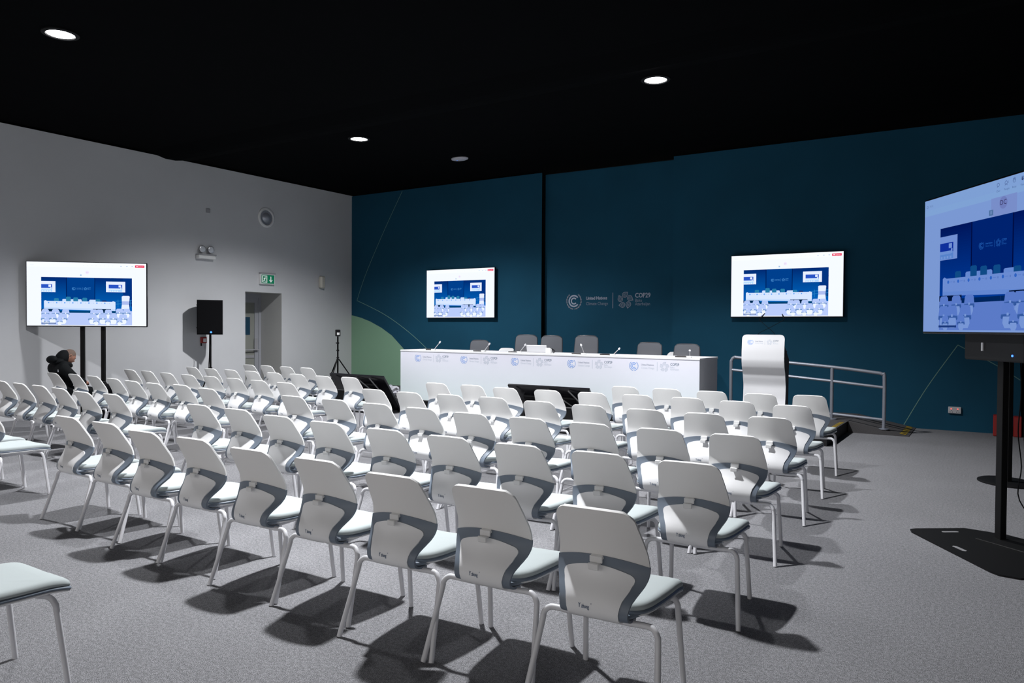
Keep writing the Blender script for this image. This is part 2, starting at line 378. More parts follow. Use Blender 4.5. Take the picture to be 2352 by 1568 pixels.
# door in the recess
dx = XL-DD
dr = MB(); fr = MB()
fr.box(dx-.05, dx+.04, D0+.006, D0+.07, 0, DH-.006); fr.box(dx-.05, dx+.04, D1-.07, D1-.006, 0, DH-.006); fr.box(dx-.05, dx+.04, D0+.07, D1-.07, DH-.09, DH-.006)
DOOR = struct(fr.build('door_1', M_ALU))
lf = MB(); y0, y1 = D0+.07, D1-.07
lf.box(dx-.03, dx+.02, y0, y0+.09, .0, DH-.09); lf.box(dx-.03, dx+.02, y1-.09, y1, .0, DH-.09); lf.box(dx-.03, dx+.02, y0+.09, y1-.09, DH-.2, DH-.09); lf.box(dx-.03, dx+.02, y0+.09, y1-.09, .0, .2)
lf.build('leaf_frame', M_ALU, DOOR)
MB().box(dx-.012, dx-.002, y0+.09, y1-.09, .2, DH-.2).build('pane', M_GLASS, DOOR)
hb = MB(); hb.tube([(dx+.07, y0+.03, 1.0), (dx+.07, y1-.03, 1.0)], .016); hb.tube([(dx, y0+.04, 1.0), (dx+.07, y0+.04, 1.0)], .012); hb.tube([(dx, y1-.04, 1.0), (dx+.07, y1-.04, 1.0)], .012); hb.box(dx+.02, dx+.045, y1-.11, y1-.03, 0.97, 1.25)
hb.build('push_bar', M_STEEL, DOOR)
MB().box(dx+.0, dx+.012, y0+.1, y1-.1, .82, .88).build('lower_rail', M_STEEL, DOOR)
sg = MB().box(dx-.001, dx+.003, y0+.16, y1-.2, 1.33, 1.72).build('door_sign', mat('door_sign_blue', (0.004, 0.05, 0.10), 0.6), DOOR)

# back wall: base wall and three printed fabric banners, the centre one set back
struct(MB().box(XL-.9, 6.2, YB+.24, YB+.6, 0, CEIL).build('wall_back', mat('dark_back_wall', (0.004, 0.006, 0.009), 0.8)))
def banner(name, x0, x1, y, zt0, zt1, side=None):
    m = MB(); vs = [(x0, y, 0.0), (x1, y, 0.0), (x1, y, zt1), (x0, y, zt0)]; b = [(p[0], YB+.24, p[2]) for p in vs]
    m.add(vs+b, [(0, 1, 2, 3), (4, 7, 6, 5), (0, 4, 5, 1), (3, 2, 6, 7), (0, 3, 7, 4)], 0); m.add([vs[1], vs[2], b[2], b[1]], [(0, 3, 2, 1)], 1)
    return struct(m.build(name, [M_BLUE, M_BLACK]))
P1 = banner('wall_back_left_banner', XL, -7.75, YB, CEIL-.01, CEIL-.01)
P2 = banner('wall_back_centre_banner', -7.75, -4.965, YB+.14, CEIL-.03, CEIL-.04)
P3 = banner('wall_back_right_banner', -4.965, .34, YB, CEIL-.01, CEIL-.03)
P4 = banner('wall_back_end_banner', .38, 3.4, YB+.05, CEIL-.03, CEIL-.03)
for o, nm in ((P1, 'trim_2'), (P2, 'trim_3'), (P3, 'trim_4'), (P4, 'trim_5')): o.name = nm
struct(MB().box(5.2, 5.5, -5.2, YB+.6, 0, CEIL).build('wall_right', mat('dark_side_wall', (0.02, 0.03, 0.04), 0.8)))
# green printed curve bottom left and pale printed lines
G = Flat()
cur = [(-13.07, 1.80), (-12.75, 1.735), (-12.46, 1.648), (-12.1, 1.50), (-11.78, 1.325), (-11.445, 1.048), (-11.1, .70), (-10.8, .35), (-10.62, .17)]
G.poly([(-13.07, .17)]+[(-10.62, .17)]+cur[::-1][1:], 0, 0)
G.build('green_print', lambda x, y, d: (x, YB-d, y), P1, mats=[M_GREEN], base=.002)
def pline(pts, w=.013, par=P1):
    L = Flat()
    for a, b in zip(pts[:-1], pts[1:]): L.line(*a, *b, w, 0)
    L.build('printed_line', lambda x, y, d: (x, YB-d, y), par, mats=[M_PLINE], base=.002)
def smooth(pts, n=6):
    out = []
    for i in range(len(pts)-1):
        p0 = pts[max(i-1, 0)]; p1 = pts[i]; p2 = pts[i+1]; p3 = pts[min(i+2, len(pts)-1)]
        for k in range(n):
            t = k/n; out.append(tuple(0.5*((2*b)+(-a+cc)*t+(2*a-5*b+4*cc-d)*t*t+(-a+3*b-3*cc+d)*t**3) for a, b, cc, d in zip(p0, p1, p2, p3)))
    return out+[tuple(pts[-1])]
pline(smooth([(-11.47, 4.64), (-12.058, 3.716), (-12.609, 2.768), (-12.892, 2.151)]))
pline(smooth([(-12.892, 2.151), (-12.051, 1.832), (-11.35, 1.46), (-10.737, 1.042), (-10.3, .66)]))
pline(smooth([(-1.166, .042), (-.853, .649), (-.459, 1.299)]), .011, P3); pline(smooth([(-.459, 1.299), (.046, 1.0), (.33, .80)]), .011, P3)
# wall lettering
M_WL = mat('wall_print_light', (0.36, 0.40, 0.50), 0.8); M_WD = mat('wall_print_mid', (0.20, 0.24, 0.31), 0.8)
L = Flat(); logo_group(L, -7.24, 2.06, 1.82, 0, 0, 1, 0)
L.build('printed_emblem_and_words', lambda x, y, d: (x, YB+.14-d, y), P2, mats=[M_WL, M_WD], base=.001, lift=.0002)

# stage
SZ = 0.17
st = MB(); P = [(-1.8, 10.37), (-1.8, YB-.001), (XL+.001, YB-.001), (XL+.001, 10.92)]
st.prism(P[::-1] if False else [P[0], P[1], P[2], P[3]], SZ-.012, SZ, 0)
st.prism([(-1.81, 10.385), (-1.81, YB-.002), (XL+.002, YB-.002), (XL+.002, 10.935)], 0, SZ-.012, 1)
STAGE = tag(st.build('stage', [M_STAGE, M_SKIRT]), 'low dark carpeted stage platform with a black skirt along the blue wall', 'stage')
hz = MB()
def hazard(parent, x0, x1, y0, y1, zf, n=8):
    m = MB(); m.add([(x0, y0, zf(x0)), (x1, y0, zf(x1)), (x1, y1, zf(x1)), (x0, y1, zf(x0))], [(0, 1, 2, 3)], 0)
    for i in range(n):
        a = y0+(y1-y0)*i/n; b = a+(y1-y0)/n*.5; sh = (y1-y0)/n*.35
        m.add([(x0, a, zf(x0)+.001), (x1, a+sh, zf(x1)+.001), (x1, b+sh, zf(x1)+.001), (x0, b, zf(x0)+.001)], [(0, 1, 2, 3)], 1)
    return m.build('hazard_tape', [M_BPLAST, M_YEL], parent)
hazard(STAGE, -1.88, -1.82, 10.9, 11.8, lambda x: SZ+.002)
# ramp
rp = MB(); rx0, rx1, ry0, ry1 = -1.8, -1.0, 12.0, YB-.003
rp.add([(rx0+.001, ry0, 0), (rx1, ry0, 0), (rx1, ry0, .008), (rx0+.001, ry0, SZ-.003), (rx0+.001, ry1, 0), (rx1, ry1, 0), (rx1, ry1, .008), (rx0+.001, ry1, SZ-.003)],
       [(0, 1, 2, 3), (4, 7, 6, 5), (3, 2, 6, 7), (1, 5, 6, 2), (0, 3, 7, 4), (0, 4, 5, 1)], 0)
RAMP = tag(rp.build('ramp', M_STAGE), 'short dark carpeted access ramp at the right end of the stage', 'ramp')
hazard(RAMP, -1.12, -1.04, 12.02, 13.1, lambda x: .008+(rx1-x)/(rx1-rx0)*(SZ-.011)+.002)
# handrail
ry = 12.06; hr = thing('handrail', 'grey tubular handrail beside the ramp, running down to the right', 'handrail', (0, 0, 0))
def Pz(z): return 1.52-(1.52-z)*12.06/11.4
R_ = .026; xs = (-3.56, -2.04, -1.33); tp = [Pz(1.09), Pz(.986), Pz(.92)]; md = [Pz(.90), Pz(.788), Pz(.727)]; lo_ = [Pz(.42), Pz(.323), Pz(.284)]
MB().tube(smooth([(xs[0], ry, SZ), (xs[0], ry, tp[0]-.15), (xs[0]+.01, ry, tp[0]-.05), (xs[0]+.06, ry, tp[0]), (xs[0]+.2, ry, tp[0]-.012), (xs[1], ry, tp[1]), (xs[2]-.15, ry, tp[2]+.012), (xs[2]-.03, ry, tp[2]-.01), (xs[2], ry, tp[2]-.08), (xs[2], ry, .09)], 4), R_, 10).build('top_rail', M_GMETAL, hr)
MB().tube([(xs[1], ry, SZ), (xs[1], ry, tp[1])], R_, 10).build('post', M_GMETAL, hr)
MB().tube([(xs[0], ry, md[0]), (xs[1], ry, md[1]), (xs[2], ry, md[2])], R_*.8, 8).build('middle_rail', M_GMETAL, hr)
MB().tube([(xs[0], ry, lo_[0]), (xs[1], ry, lo_[1]), (xs[2], ry, lo_[2])], R_*.8, 8).build('lower_rail', M_GMETAL, hr)
for x, z in ((xs[0], SZ), (xs[1], SZ), (xs[2], .075)): MB().lathe([(.07, z), (.07, z+.012), (.03, z+.016)], 14, (x, ry, 0)).build('foot_plate', M_GMETAL, hr)
for xx, yy, zz in ((xs[1], ry, SZ-.06),): pass

# ceiling lamps
for x, y, lab, p in LAMPS:
    t = thing('ceiling_lamp', lab, 'ceiling lamp', (x, y, CEIL+.038), 0, 'recessed ceiling lamps')
    MB().lathe([(.185, 0), (.185, -.014), (.165, -.022), (.145, -.022), (.14, -.006), (.14, 0)], 36).build('trim_ring', M_BMETAL, t)
    MB().lathe([(.137, -.002), (.137, -.010)], 36).build('diffuser', M_LAMP, t)
for l in COL.objects:
    if l.type == 'LIGHT': l.location.z = CEIL+.005

# wireless device on ceiling
t = thing('ceiling_device', 'small white rounded wireless device on the black ceiling', 'access point', (-8.5, 11.35, CEIL+.038))
MB().lathe([(.13, 0), (.145, -.012), (.14, -.03), (.11, -.042), (.02, -.044)], 28).xform(Matrix.Diagonal((1.25, .8, 1, 1))).build('housing', mat('device_white', (.45, .45, .5), .5), t)
MB().lathe([(.006, -.043), (.006, -.047)], 8, (-.06, 0, 0)).build('status_light', M_BLUELED, t)

# ================================================================= fittings on the white wall
t = tag(MB().box(XL, XL+.02, 9.15, 9.24, 3.745, 3.83, bev=.004).build('wall_box', M_STEEL), 'small grey square box high on the white wall', 'wall box')
t = thing('wall_speaker', 'round white loudspeaker high on the white wall above the exit sign', 'loudspeaker', (XL, 10.6, 3.83))
MB().lathe([(.21, 0), (.21, .02), (.19, .032), (.165, .03), (.155, .014), (.155, 0)], 32, axis='x').build('rim', M_WHITE, t)
MB().lathe([(.15, .014), (.11, .012), (.085, .035), (.06, .06), (.02, .072)], 28, axis='x').build('cone', mat('cone_silver', (.35, .37, .42), .3, metal=.3), t)
t = thing('emergency_light', 'twin-head emergency light on a white wall bracket', 'emergency light', (XL, 9.12, 2.90))
MB().box(0, .1, -.19, .19, -.07, .0, bev=.01).build('housing', M_WHITE, t)
MB().box(.0, .11, -.2, .2, 0.0, .025, bev=.006).build('tray', M_STEEL, t)
for s in (-.09, .1):
    h = MB(); h.lathe([(.02, -.05), (.05, -.03), (.065, 0), (.068, .025), (.06, .03)], 20, (0.05, s, .12), axis='x').build('lamp_head', M_SILVER, t)
    MB().lathe([(.055, .03), (.03, .036)], 16, (.052, s, .12), axis='x').build('lens', mat('lens_glass', (.6, .62, .66), .1, spec=.8), t)
    MB().tube([(.05, s, .02), (.05, s, .07)], .012).build('neck', M_STEEL, t)
t = thing('exit_sign', 'green and white running man exit sign above the doorway', 'sign', (XL, 10.60, 2.52))
MB().box(0, .06, -.19, .19, -.11, .11, bev=.005).build('housing', M_WHITE, t)
MB().box(.01, .07, -.2, .2, .11, .135, bev=.004).build('top_cover', M_STEEL, t)
E = Flat(); E.rect(-.165, -.09, .165, .09, 0, 0)
E.rect(-.15, -.075, -.02, .075, 1, 1); E.rect(-.13, -.06, -.04, .065, 0, 2)
E.disc(-.075, .042, .013, 1, 3, 10); E.line(-.085, .025, -.095, -.015, .022, 1, 3); E.line(-.095, -.015, -.07, -.05, .012, 1, 3); E.line(-.095, -.015, -.12, -.045, .012, 1, 3); E.line(-.085, .02, -.055, .0, .01, 1, 3); E.line(-.088, .02, -.115, .0, .01, 1, 3)
E.line(.075, .06, .075, -.03, .022, 1, 1); E.poly([(.075, -.068), (.125, -.012), (.1, -.012), (.075, -.04), (.05, -.012), (.025, -.012)], 1, 2)
E.build('sign_face', lambda x, y, d: (.06+d, x, y), t, mats=[M_EXITG, M_EXITW])
t = tag(MB().box(XL, XL+.11, 12.06, 12.2, 2.4, 2.68, bev=.03).build('siren_box', mat('siren_cream', (.55, .53, .47), .5)), 'cream wall siren box between the doorway and the room corner', 'siren')
t = thing('call_point', 'red fire alarm call point behind the loudspeaker stand', 'call point', (XL, 9.08, 1.24))
MB().box(0, .05, -.06, .06, -.06, .06, bev=.008).build('housing', M_RED, t)
MB().box(.045, .055, -.025, .045, -.035, .035, bev=.004).build('glass_plate', M_WHITE, t)
MB().tube([(.02, -.05, -.06), (.03, -.055, -.11)], .012).build('key_tag', M_BLACK, t)
# socket on the blue wall
t = thing('power_socket', 'white double power socket with red neons, low on the blue wall', 'socket', (-.485, YB, .315))
MB().box(-.085, .085, -.035, 0, -.05, .05, bev=.006).build('housing', mat('socket_white', (.5, .5, .52), .45), t)
for s in (-.045, .04):
    MB().box(s-.009, s+.009, -.039, -.034, .012, .026).build('rocker_switch', M_REDLED, t)
    k = MB()
    for dx_, dz in ((0, -.004), (-.015, -.028), (.015, -.028)): k.box(s+dx_-.004, s+dx_+.004, -.037, -.034, dz-.006, dz+.006)
    k.build('socket_hole', M_BLACK, t)

# ================================================================= displays
SW = (0.83, 0.87, 0.98)
def picture(F, X, Y, W, H, l, deep=True):
    """what the displays show: a camera view of the stage. (X,Y)=top-left, y up"""
    q = lambda p, r: (X+p*W, Y-r*H)
    def R(p0, r0, p1, r1, c, ll): a = q(p0, r1); b = q(p1, r0); F.rect(a[0], a[1], b[0], b[1], c, ll)
    def Pl(pts, c, ll): F.poly([q(*p) for p in pts], c, ll)
    for i in range(30):
        t = i/29; R(0, .72*i/30, 1, .72*(i+1)/30+.001, (0.0+.0*t, .022+.09*t, .16+.30*t), l)
    R(.275, 0, .585, .5, (.0, .045, .24), l+1); R(.27, 0, .279, .5, (0, .01, .08), l+2); R(.582, 0, .59, .5, (0, .01, .08), l+2)
    R(.9, 0, 1, .6, (0, .03, .2), l+1)
    c = (.06, .28, .65)
    if W > .9:
        logo_group(F2 := Flat(), 0, 0, .21*W, 0, 0, 0, 0)
        ox, oy = q(.335, .235)
        for f in F2.f: F.poly([(F2.v[i][0]+ox, F2.v[i][1]+oy) for i in f], c, l+3)
    # the two wall displays
    for (p0, p1, a, b) in ((0, .155, .085, .315), (.71, .925, .075, .30)):
        R(p0, a, p1, b, (.72, .78, .98), l+3); i0 = 0 if p0 == 0 else p0+.03; i1 = p1-.035
        R(i0, a+.065, i1, b-.008, (.40, .62, .90), l+4); R(i0, a+.065, i1, a+.155, (.02, .08, .50), l+5); R(i0, a+.145, i1-.02, a+.175, (.62, .76, .97), l+6); R(i1-.02, a+.125, i1-.006, a+.17, (.65, .78, .98), l+7)
        R(i1-.04, a+.075, i1-.012, a+.12, (.7, .78, 1), l+6)
        for k in range(4): R(i0+.008+k*.027, b-.035, i0+.024+k*.027, b-.012, (.70, .82, 1.), l+6)
    # people chairs behind table
    for p, h, cc in ((.165, .44, 0), (.255, .455, 1), (.295, .405, 0), (.335, .46, 1), (.375, .42, 0), (.415, .46, 1), (.475, .425, 0), (.55, .465, 1), (.585, .465, 1), (.62, .455, 0), (.69, .475, 2)):
        col = ((.02, .19, .36), (.55, .68, .95), (.01, .03, .15))[cc]
        Pl([(p-.026, .51), (p-.026, h+.012), (p-.018, h), (p+.018, h), (p+.026, h+.012), (p+.026, .51)], col, l+4-(cc == 1))
    Pl([(.03, .50), (.045, .485), (.065, .50), (.78, .505), (.785, .49), (.815, .51), (.815, .70), (.03, .665)], (.62, .72, .97), l+5)
    Pl([(.03, .665), (.815, .70), (.815, .66), (.03, .625)], (.52, .66, .95), l+6)
    for k in range(8):
        F.disc(*q(.08+k*.088, .535), W*.009, (.12, .34, .80), l+6, 10); R(.097+k*.088, .532, .118+k*.088, .538, (.42, .55, .88), l+6); F.disc(*q(.132+k*.088, .537), W*.006, (.45, .56, .82), l+6, 8)
    # handrail, lectern
    for r in (.47, .53): Pl([(.8, r+.02), (1, r-.01), (1, r), (.8, r+.03)], (.02, .2, .5), l+3)
    for p in (.84, .98): R(p, .46, p+.006, .62, (.02, .2, .5), l+3)
    Pl([(.885, .39), (.9, .375), (.965, .375), (.975, .39), (.967, .55), (.972, .66), (.88, .66), (.887, .55)], (.72, .78, .98), l+6); R(.887, .49, .968, .565, (.38, .46, .78), l+7)
    # floor
    R(0, .70, 1, 1, (.44, .54, .86), l+3); R(0, .665, .2, .72, (.0, .02, .07), l+6); R(.2, .70, .505, .745, (0, .05, .16), l+5); R(.505, .70, .82, .745, (0, .05, .16), l+4)
    R(.565, .66, .765, .735, (.0, .015, .05), l+7); R(.575, .672, .588, .69, (.6, .7, 1), l+8)
    def chair(p, r, s, ll):
        a = (.42, .53, .86); b = (.78, .84, 1.0); d = (.14, .27, .52)
        Pl([(p-.03*s, r+.10*s), (p-.034*s, r+.16*s), (p-.02*s, r+.20*s), (p+.02*s, r+.20*s), (p+.034*s, r+.16*s), (p+.03*s, r+.10*s)], b, ll)
        Pl([(p-.046*s, r+.12*s), (p-.044*s, r+.088*s), (p+.044*s, r+.088*s), (p+.046*s, r+.12*s), (p+.036*s, r+.13*s), (p+.03*s, r+.108*s), (p-.03*s, r+.108*s), (p-.036*s, r+.13*s)], d, ll+1)
        Pl([(p-.045*s, r+.095*s), (p-.038*s, r+.02*s), (p-.026*s, r), (p+.026*s, r), (p+.038*s, r+.02*s), (p+.045*s, r+.095*s), (p, r+.085*s)], a, ll+1)
        R(p-.007*s, r+.078*s, p+.007*s, r+.10*s, b, ll+2)
    for p in (.045, .155, .265, .575, .64, .735, .86, .94): chair(p, .67+.02*(p > .85)*-1, .95, l+8)
    for p in (.0, .12, .235, .56, .675, .79, .9): chair(max(p, .045), .765, 1.08, l+11)
    for p in (.06, .2, .6, .73, .86): chair(p, .86, .7, l+14)
    R(.0, .955, .16, .975, (.04, .10, .28), l+17)
def display_content(w, h, detail=False):
    F = Flat(); F.rect(0, 0, w, h, SW, 0)
    F.rect(0, h*.925, w, h, (.86, .91, .99), 1)
    if detail: F.rect(0, h*.88, w, h, (.90, 1.0, 1.0), 1)
    picture(F, w*.118, h*.763, w*.760, h*.75, 2)
    F.rect(w*.905, h*.935, w*.985, h*.972, (.75, .02, .08), 3); F.rect(w*.915, h*.948, w*.93, h*.96, (1, .8, .85), 4); F.text(w*.935, h*.947, 'Leave', h*.024, (1, .8, .85), 4); F.rect(w*.968, h*.951, w*.976, h*.957, (1, .8, .85), 4)
    g = (.33, .38, .5)
    if detail:
        F.rect(w*.44, h*.765, w*.58, h*.885, (.80, .74, .88), 2)
        F.disc(w*.508, h*.842, h*.040, (.66, .56, .74), 3, 28); F.text(w*.508-h*.034, h*.829, 'DC', h*.046, (.10, .05, .12), 4)
        F.rect(w*.428, h*.775, w*.452, h*.812, (.32, .45, .52), 3); F.rect(w*.437, h*.783, w*.443, h*.805, (.75, .8, .85), 4)
        F.arc(w*.02, h*.95, h*.008, h*.011, 0, 360, g, 3, 12); F.text(w*.035, h*.943, '70:05', h*.022, (.55, .6, .68), 3)
        for k, tx in enumerate(('Chat', 'People', 'Raise', 'View')):
            x = w*(.478+.043*k); F.text(x-h*.019, h*.918, tx, h*.019, g, 3)
            F.arc(x, h*.965, h*.010, h*.0135, 0, 360, g, 3, 14)
            if k == 0: F.poly([(x-h*.010, h*.952), (x-h*.012, h*.946), (x-h*.002, h*.953)], g, 3)
            if k == 1: F.arc(x, h*.948, h*.009, h*.012, 0, 180, g, 3, 10); F.text(x+h*.016, h*.96, '2', h*.02, g, 3)
            if k == 2: F.line(x, h*.965, x, h*.987, h*.004, g, 3); F.line(x+h*.008, h*.965, x+h*.009, h*.984, h*.004, g, 3); F.line(x-h*.008, h*.965, x-h*.009, h*.982, h*.004, g, 3)
            if k == 3: F.disc(x, h*.968, h*.005, (.1, .12, .2), 4, 10); F.disc(x, h*.958, h*.007, (.1, .12, .2), 4, 10)
    else:
        F.disc(w*.5, h*.845, h*.026, (.80, .74, .90), 2, 18); F.text(w*.5-h*.018, h*.836, 'DC', h*.024, (.55, .45, .6), 3)
        F.rect(w*.44, h*.79, w*.453, h*.812, (.35, .5, .68), 3); F.text(w*.03, h*.945, '70:05', h*.022, (.66, .7, .8), 3)
        for k in range(8): F.disc(w*(.47+.035*k), h*.955, h*.005, (.7, .76, .9), 3, 8)
        for k in (.78, .83, .875): F.rect(w*k, h*.95, w*k+h*.018, h*.958, (.2, .35, .6), 3)
    return F
def display(root, w, h, m, detail=False, th=.05, bez=.012):
    """display in root's frame: centre bottom at origin, screen facing -Y"""
    b = MB().box(-w/2-bez, w/2+bez, 0, th, -bez-.004, h+bez, bev=.006); b.box(-w*.3, w*.3, th, th+.03, h*.2, h*.8, bev=.01)
    b.build('casing', M_TVGLOSS, root)
    display_content(w, h, detail).build('lit_screen', lambda x, y, d: (x-w/2, -d, y), root, colmat=m, lift=.00025, base=.0012)

t = thing('wall_display', 'left wall-mounted display on the blue banner, above the stage table', 'display', (-9.74, YB-.11, 1.735)); display(t, 1.82, 1.045, M_SCR)
MB().box(-.3, .3, .05, .11, .3, .7).build('wall_bracket', M_BMETAL, t)
t = thing('wall_display', 'right wall-mounted display on the blue banner, above the lectern', 'display', (-2.955, YB-.11, 1.735)); display(t, 1.80, 1.045, M_SCR)
MB().box(-.3, .3, .05, .11, .3, .7).build('wall_bracket', M_BMETAL, t)
# left floor-stand display in front of the white wall
t = thing('display_stand', 'black two-pole floor stand carrying the display by the white wall', 'display stand', (-12.43, 6.56, 0), rad(44.1))
for s in (-.11, .20): MB().box(s-.03, s+.03, -.03, .03, .02, 1.95, bev=.004).build('pole', M_BMETAL, t)
MB().box(-.42, .42, -.28, .28, 0, .02, bev=.006).build('base_plate', M_BMETAL, t)
MB().box(-.4, .4, -.05, -.03, 1.85, 1.92).build('cross_bar', M_BMETAL, t)
t = thing('floor_display', 'display on the black two-pole stand beside the white wall', 'display', (-12.345, 6.475, 1.51), rad(44.1)); display(t, 1.77, 1.02, M_SCR)

# big display on the right with its stand
dispx = Vector((rt.x, rt.y, 0)).normalized(); fwd2 = Vector((-dispx.y, dispx.x, 0))
dc = dispx*3.375+fwd2*5.18
ang = math.atan2(fwd2.y, fwd2.x)                   # display's long axis lies along fwd2
BD = thing('floor_display', 'large display cut by the right edge of the photo, on a black single-pole stand', 'display', (dc.x, dc.y, 1.508), ang+pi)
# local -Y must face -dispx: rotate so that local X = -fwd2 ; local Y = dispx*...
display(BD, 1.93, 1.06, M_SCRB, True)
def stand(name, label, d_, f_, group=None, plate='wing'):
    o = dispx*d_+fwd2*f_; t = thing(name, label, 'display stand', (o.x, o.y, 0), ang+pi)
    b = MB(); b.box(-.036, .0, -.018, .018, .0, 2.1, bev=.003); b.box(.0, .036, -.023, .023, .0, 2.1, bev=.003)
    b.build('pole', M_BMETAL, t)
    return t
t = stand('display_stand', 'black single-pole stand with a wide slotted base plate under the large display', 3.552, 5.41)
def toloc(x, y, t): v = t.matrix_basis.inverted() @ Vector((x, y, 0)); return (v.x, v.y)
t.matrix_basis  # local frame from location and rotation
def locmat(t): return Matrix.Translation(t.location) @ Matrix.Rotation(t.rotation_euler.z, 4, 'Z')
inv = locmat(t).inverted()
def L2(x, y): v = inv @ Vector((x, y, 0)); return (v.x, v.y)
outer = [(-.515, 6.40), (-.50, 6.33), (.0, 5.56), (.05, 5.51), (.16, 5.50), (.55, 5.78), (.62, 5.9), (.60, 6.0), (.36, 6.42), (.28, 6.5), (.1, 6.62), (-.17, 6.66), (-.48, 6.44)]
pl = MB(); pl.prism([L2(*p) for p in outer], 0.0, .012); pl.build('base_plate', M_BMETAL, t)
for (cx, cy, a) in ((-.256, 6.47, 35), (-.18, 6.01, -53)):
    s = MB(); k = MB(); c_, s_ = cos(rad(a)), sin(rad(a))
    pts = []
    for (u, v) in ((-.055, -.015), (.055, -.015), (.065, 0), (.055, .015), (-.055, .015), (-.065, 0)): pts.append(L2(cx+u*c_-v*s_, cy+u*s_+v*c_))
    s.prism(pts, .012, .0135); s.build('hand_slot', mat('slot_floor_grey', (.2, .2, .21), .9), t)
rb = MB(); a0 = L2(-.14, 6.5); 
rb.tube([(*L2(-.09, 6.36), .014), (*L2(.45, 5.95), .014)], .006, 6); rb.build('base_rib', M_BMETAL, t)
cb = MB(); cb.box(-.32, .35, -.09, -.03, 1.30, 1.50, bev=.01); cb.build('control_box', M_BPLAST, t)
MB().lathe([(.008, 0), (.008, .004)], 10, (.235, -.09, 1.345), axis='y').build('blue_indicator', M_BLUELED, t)
MB().box(-.1, -.08, -.10, -.085, 1.37, 1.43).build('plug', M_STEEL, t)
# second stand further back
t2 = stand('display_stand', 'second black pole stand with an oval base, standing behind the large display', 4.955, 7.45)
MB().lathe([(.33, 0), (.33, .012), (.31, .02)], 40).xform(Matrix.Diagonal((.9, .74, 1, 1))).build('base_plate', M_BMETAL, t2)
o = dispx*4.86+fwd2*7.45
BD2 = thing('floor_display', 'switched-off display hidden behind the large display', 'display', (o.x, o.y, 1.6), ang+pi)
MB().box(-.62, .62, 0, .05, 0, .72, bev=.006).build('casing', M_TVGLOSS, BD2)
# cables hanging there
cbl = MB()
for k, off in enumerate((0, .04, -.03)):
    p = dispx*(3.62+off*.4)+fwd2*(5.30-off)
    pts = [(p.x, p.y, 1.5), (p.x+.02, p.y-.01, 1.1), (p.x+.015+off*.3, p.y, .8), (p.x+.03, p.y+.02, .55), (p.x+.05+off, p.y-.05, .32), (p.x+.20, p.y-.12, .12), (p.x+.42, p.y-.2, .02)]
    cbl.tube(smooth(pts, 5), .0045, 6)
tag(cbl.build('cable', M_BLACK), 'bundle of black cables hanging down behind the pole of the large display', 'cable')
# red boxes by the wall
tag(MB().box(.005, .12, 12.80, 13.0, 0, .30, bev=.01).build('red_box', M_RED), 'narrow red box on the floor left of the display pole', 'box')
tag(MB().box(.25, .35, 12.85, 13.05, 0, .29, bev=.01).build('red_box', M_RED), 'wider red box on the floor right of the display pole', 'box')
tag(MB().box(.40, .75, 12.7, 13.0, 0, .22, bev=.01).build('black_case', M_BPLAST), 'black case on the floor at the right edge by the blue wall', 'case')

# ================================================================= PA loudspeaker on a stand
t = thing('speaker_stand', 'black tripod stand under the loudspeaker by the white wall', 'speaker stand', (-12.72, 9.0, 0))
MB().tube([(0, 0, .12), (0, 0, 1.36)], .021, 10).build('pole', M_BMETAL, t); MB().lathe([(.035, .62), (.035, .72)], 12).build('collar', M_BPLAST, t)
MB().tube([(0, .0, .66), (.0, .08, .68)], .01).build('knob', M_BPLAST, t)
for k in range(3):
    a = 2*pi*k/3+.5; MB().tube([(.03*cos(a), .03*sin(a), .62), (.32*cos(a), .32*sin(a), .012)], .013).build('leg', M_BMETAL, t)
t = thing('loudspeaker', 'black box loudspeaker with a blue light on top of the tripod stand', 'loudspeaker', (-12.72, 8.99, 1.355), rad(55))
sp = MB(); pr = [(-.23, -.17), (.23, -.17), (.21, .0), (.10, .17), (-.10, .17), (-.21, 0)]
sp.prism(pr, .0, .66); sp.build('cabinet', M_BPLAST, t)
MB().box(-.225, .225, -.185, -.165, .012, .648, bev=.008).build('grille', M_BLACK, t)
MB().lathe([(.018, 0), (.018, .004)], 14, (.02, -.186, .045), axis='y').build('blue_indicator', M_BLUELED, t)
for z in (.12, .55): MB().box(-.24, -.22, -.14, -.10, z, z+.02).build('handle_lug', M_BPLAST, t)
tag(MB().tube(smooth([(-12.66, 8.94, 1.35), (-12.64, 8.92, 1.0), (-12.63, 8.90, .75), (-12.64, 8.89, .3), (-12.5, 8.8, .02)], 5), .006, 6).build('cable', M_BLACK), 'black cable hanging down beside the loudspeaker stand', 'cable')
# camera tripod on the stage in the corner
t = thing('tripod', 'black tripod with a small box camera in the room corner', 'tripod', (-12.0, 11.64, SZ))
MB().tube([(0, 0, .12), (0, 0, 1.14)], .018, 10).build('column', M_BMETAL, t)
for z in (.62, .66, .82, .98): MB().lathe([(.03, z), (.03, z+.03)], 10).build('collar', M_BPLAST, t)
MB().tube([(0, 0, .98), (.0, -.06, 1.0)], .008).build('knob', M_BPLAST, t)
for k, a in enumerate((-70, 50, 170)):
    a = rad(a); MB().tube([(.025*cos(a), .025*sin(a), .64), (.45*cos(a), .45*sin(a), .012)], .013).build('leg', M_BMETAL, t)
t = thing('box_camera', 'small black box camera with a white front on the corner tripod', 'camera', (-12.0, 11.64, SZ+1.14), rad(58))
MB().box(-.05, .05, -.04, .04, .002, .145, bev=.008).build('body', M_BPLAST, t)
MB().box(-.028, .028, -.046, -.04, .03, .085, bev=.004).build('front_plate', M_WHITE, t)
MB().lathe([(.022, 0), (.022, .012), (.014, .014)], 16, (0, -.042, .11), axis='y').build('lens', M_TVGLOSS, t)

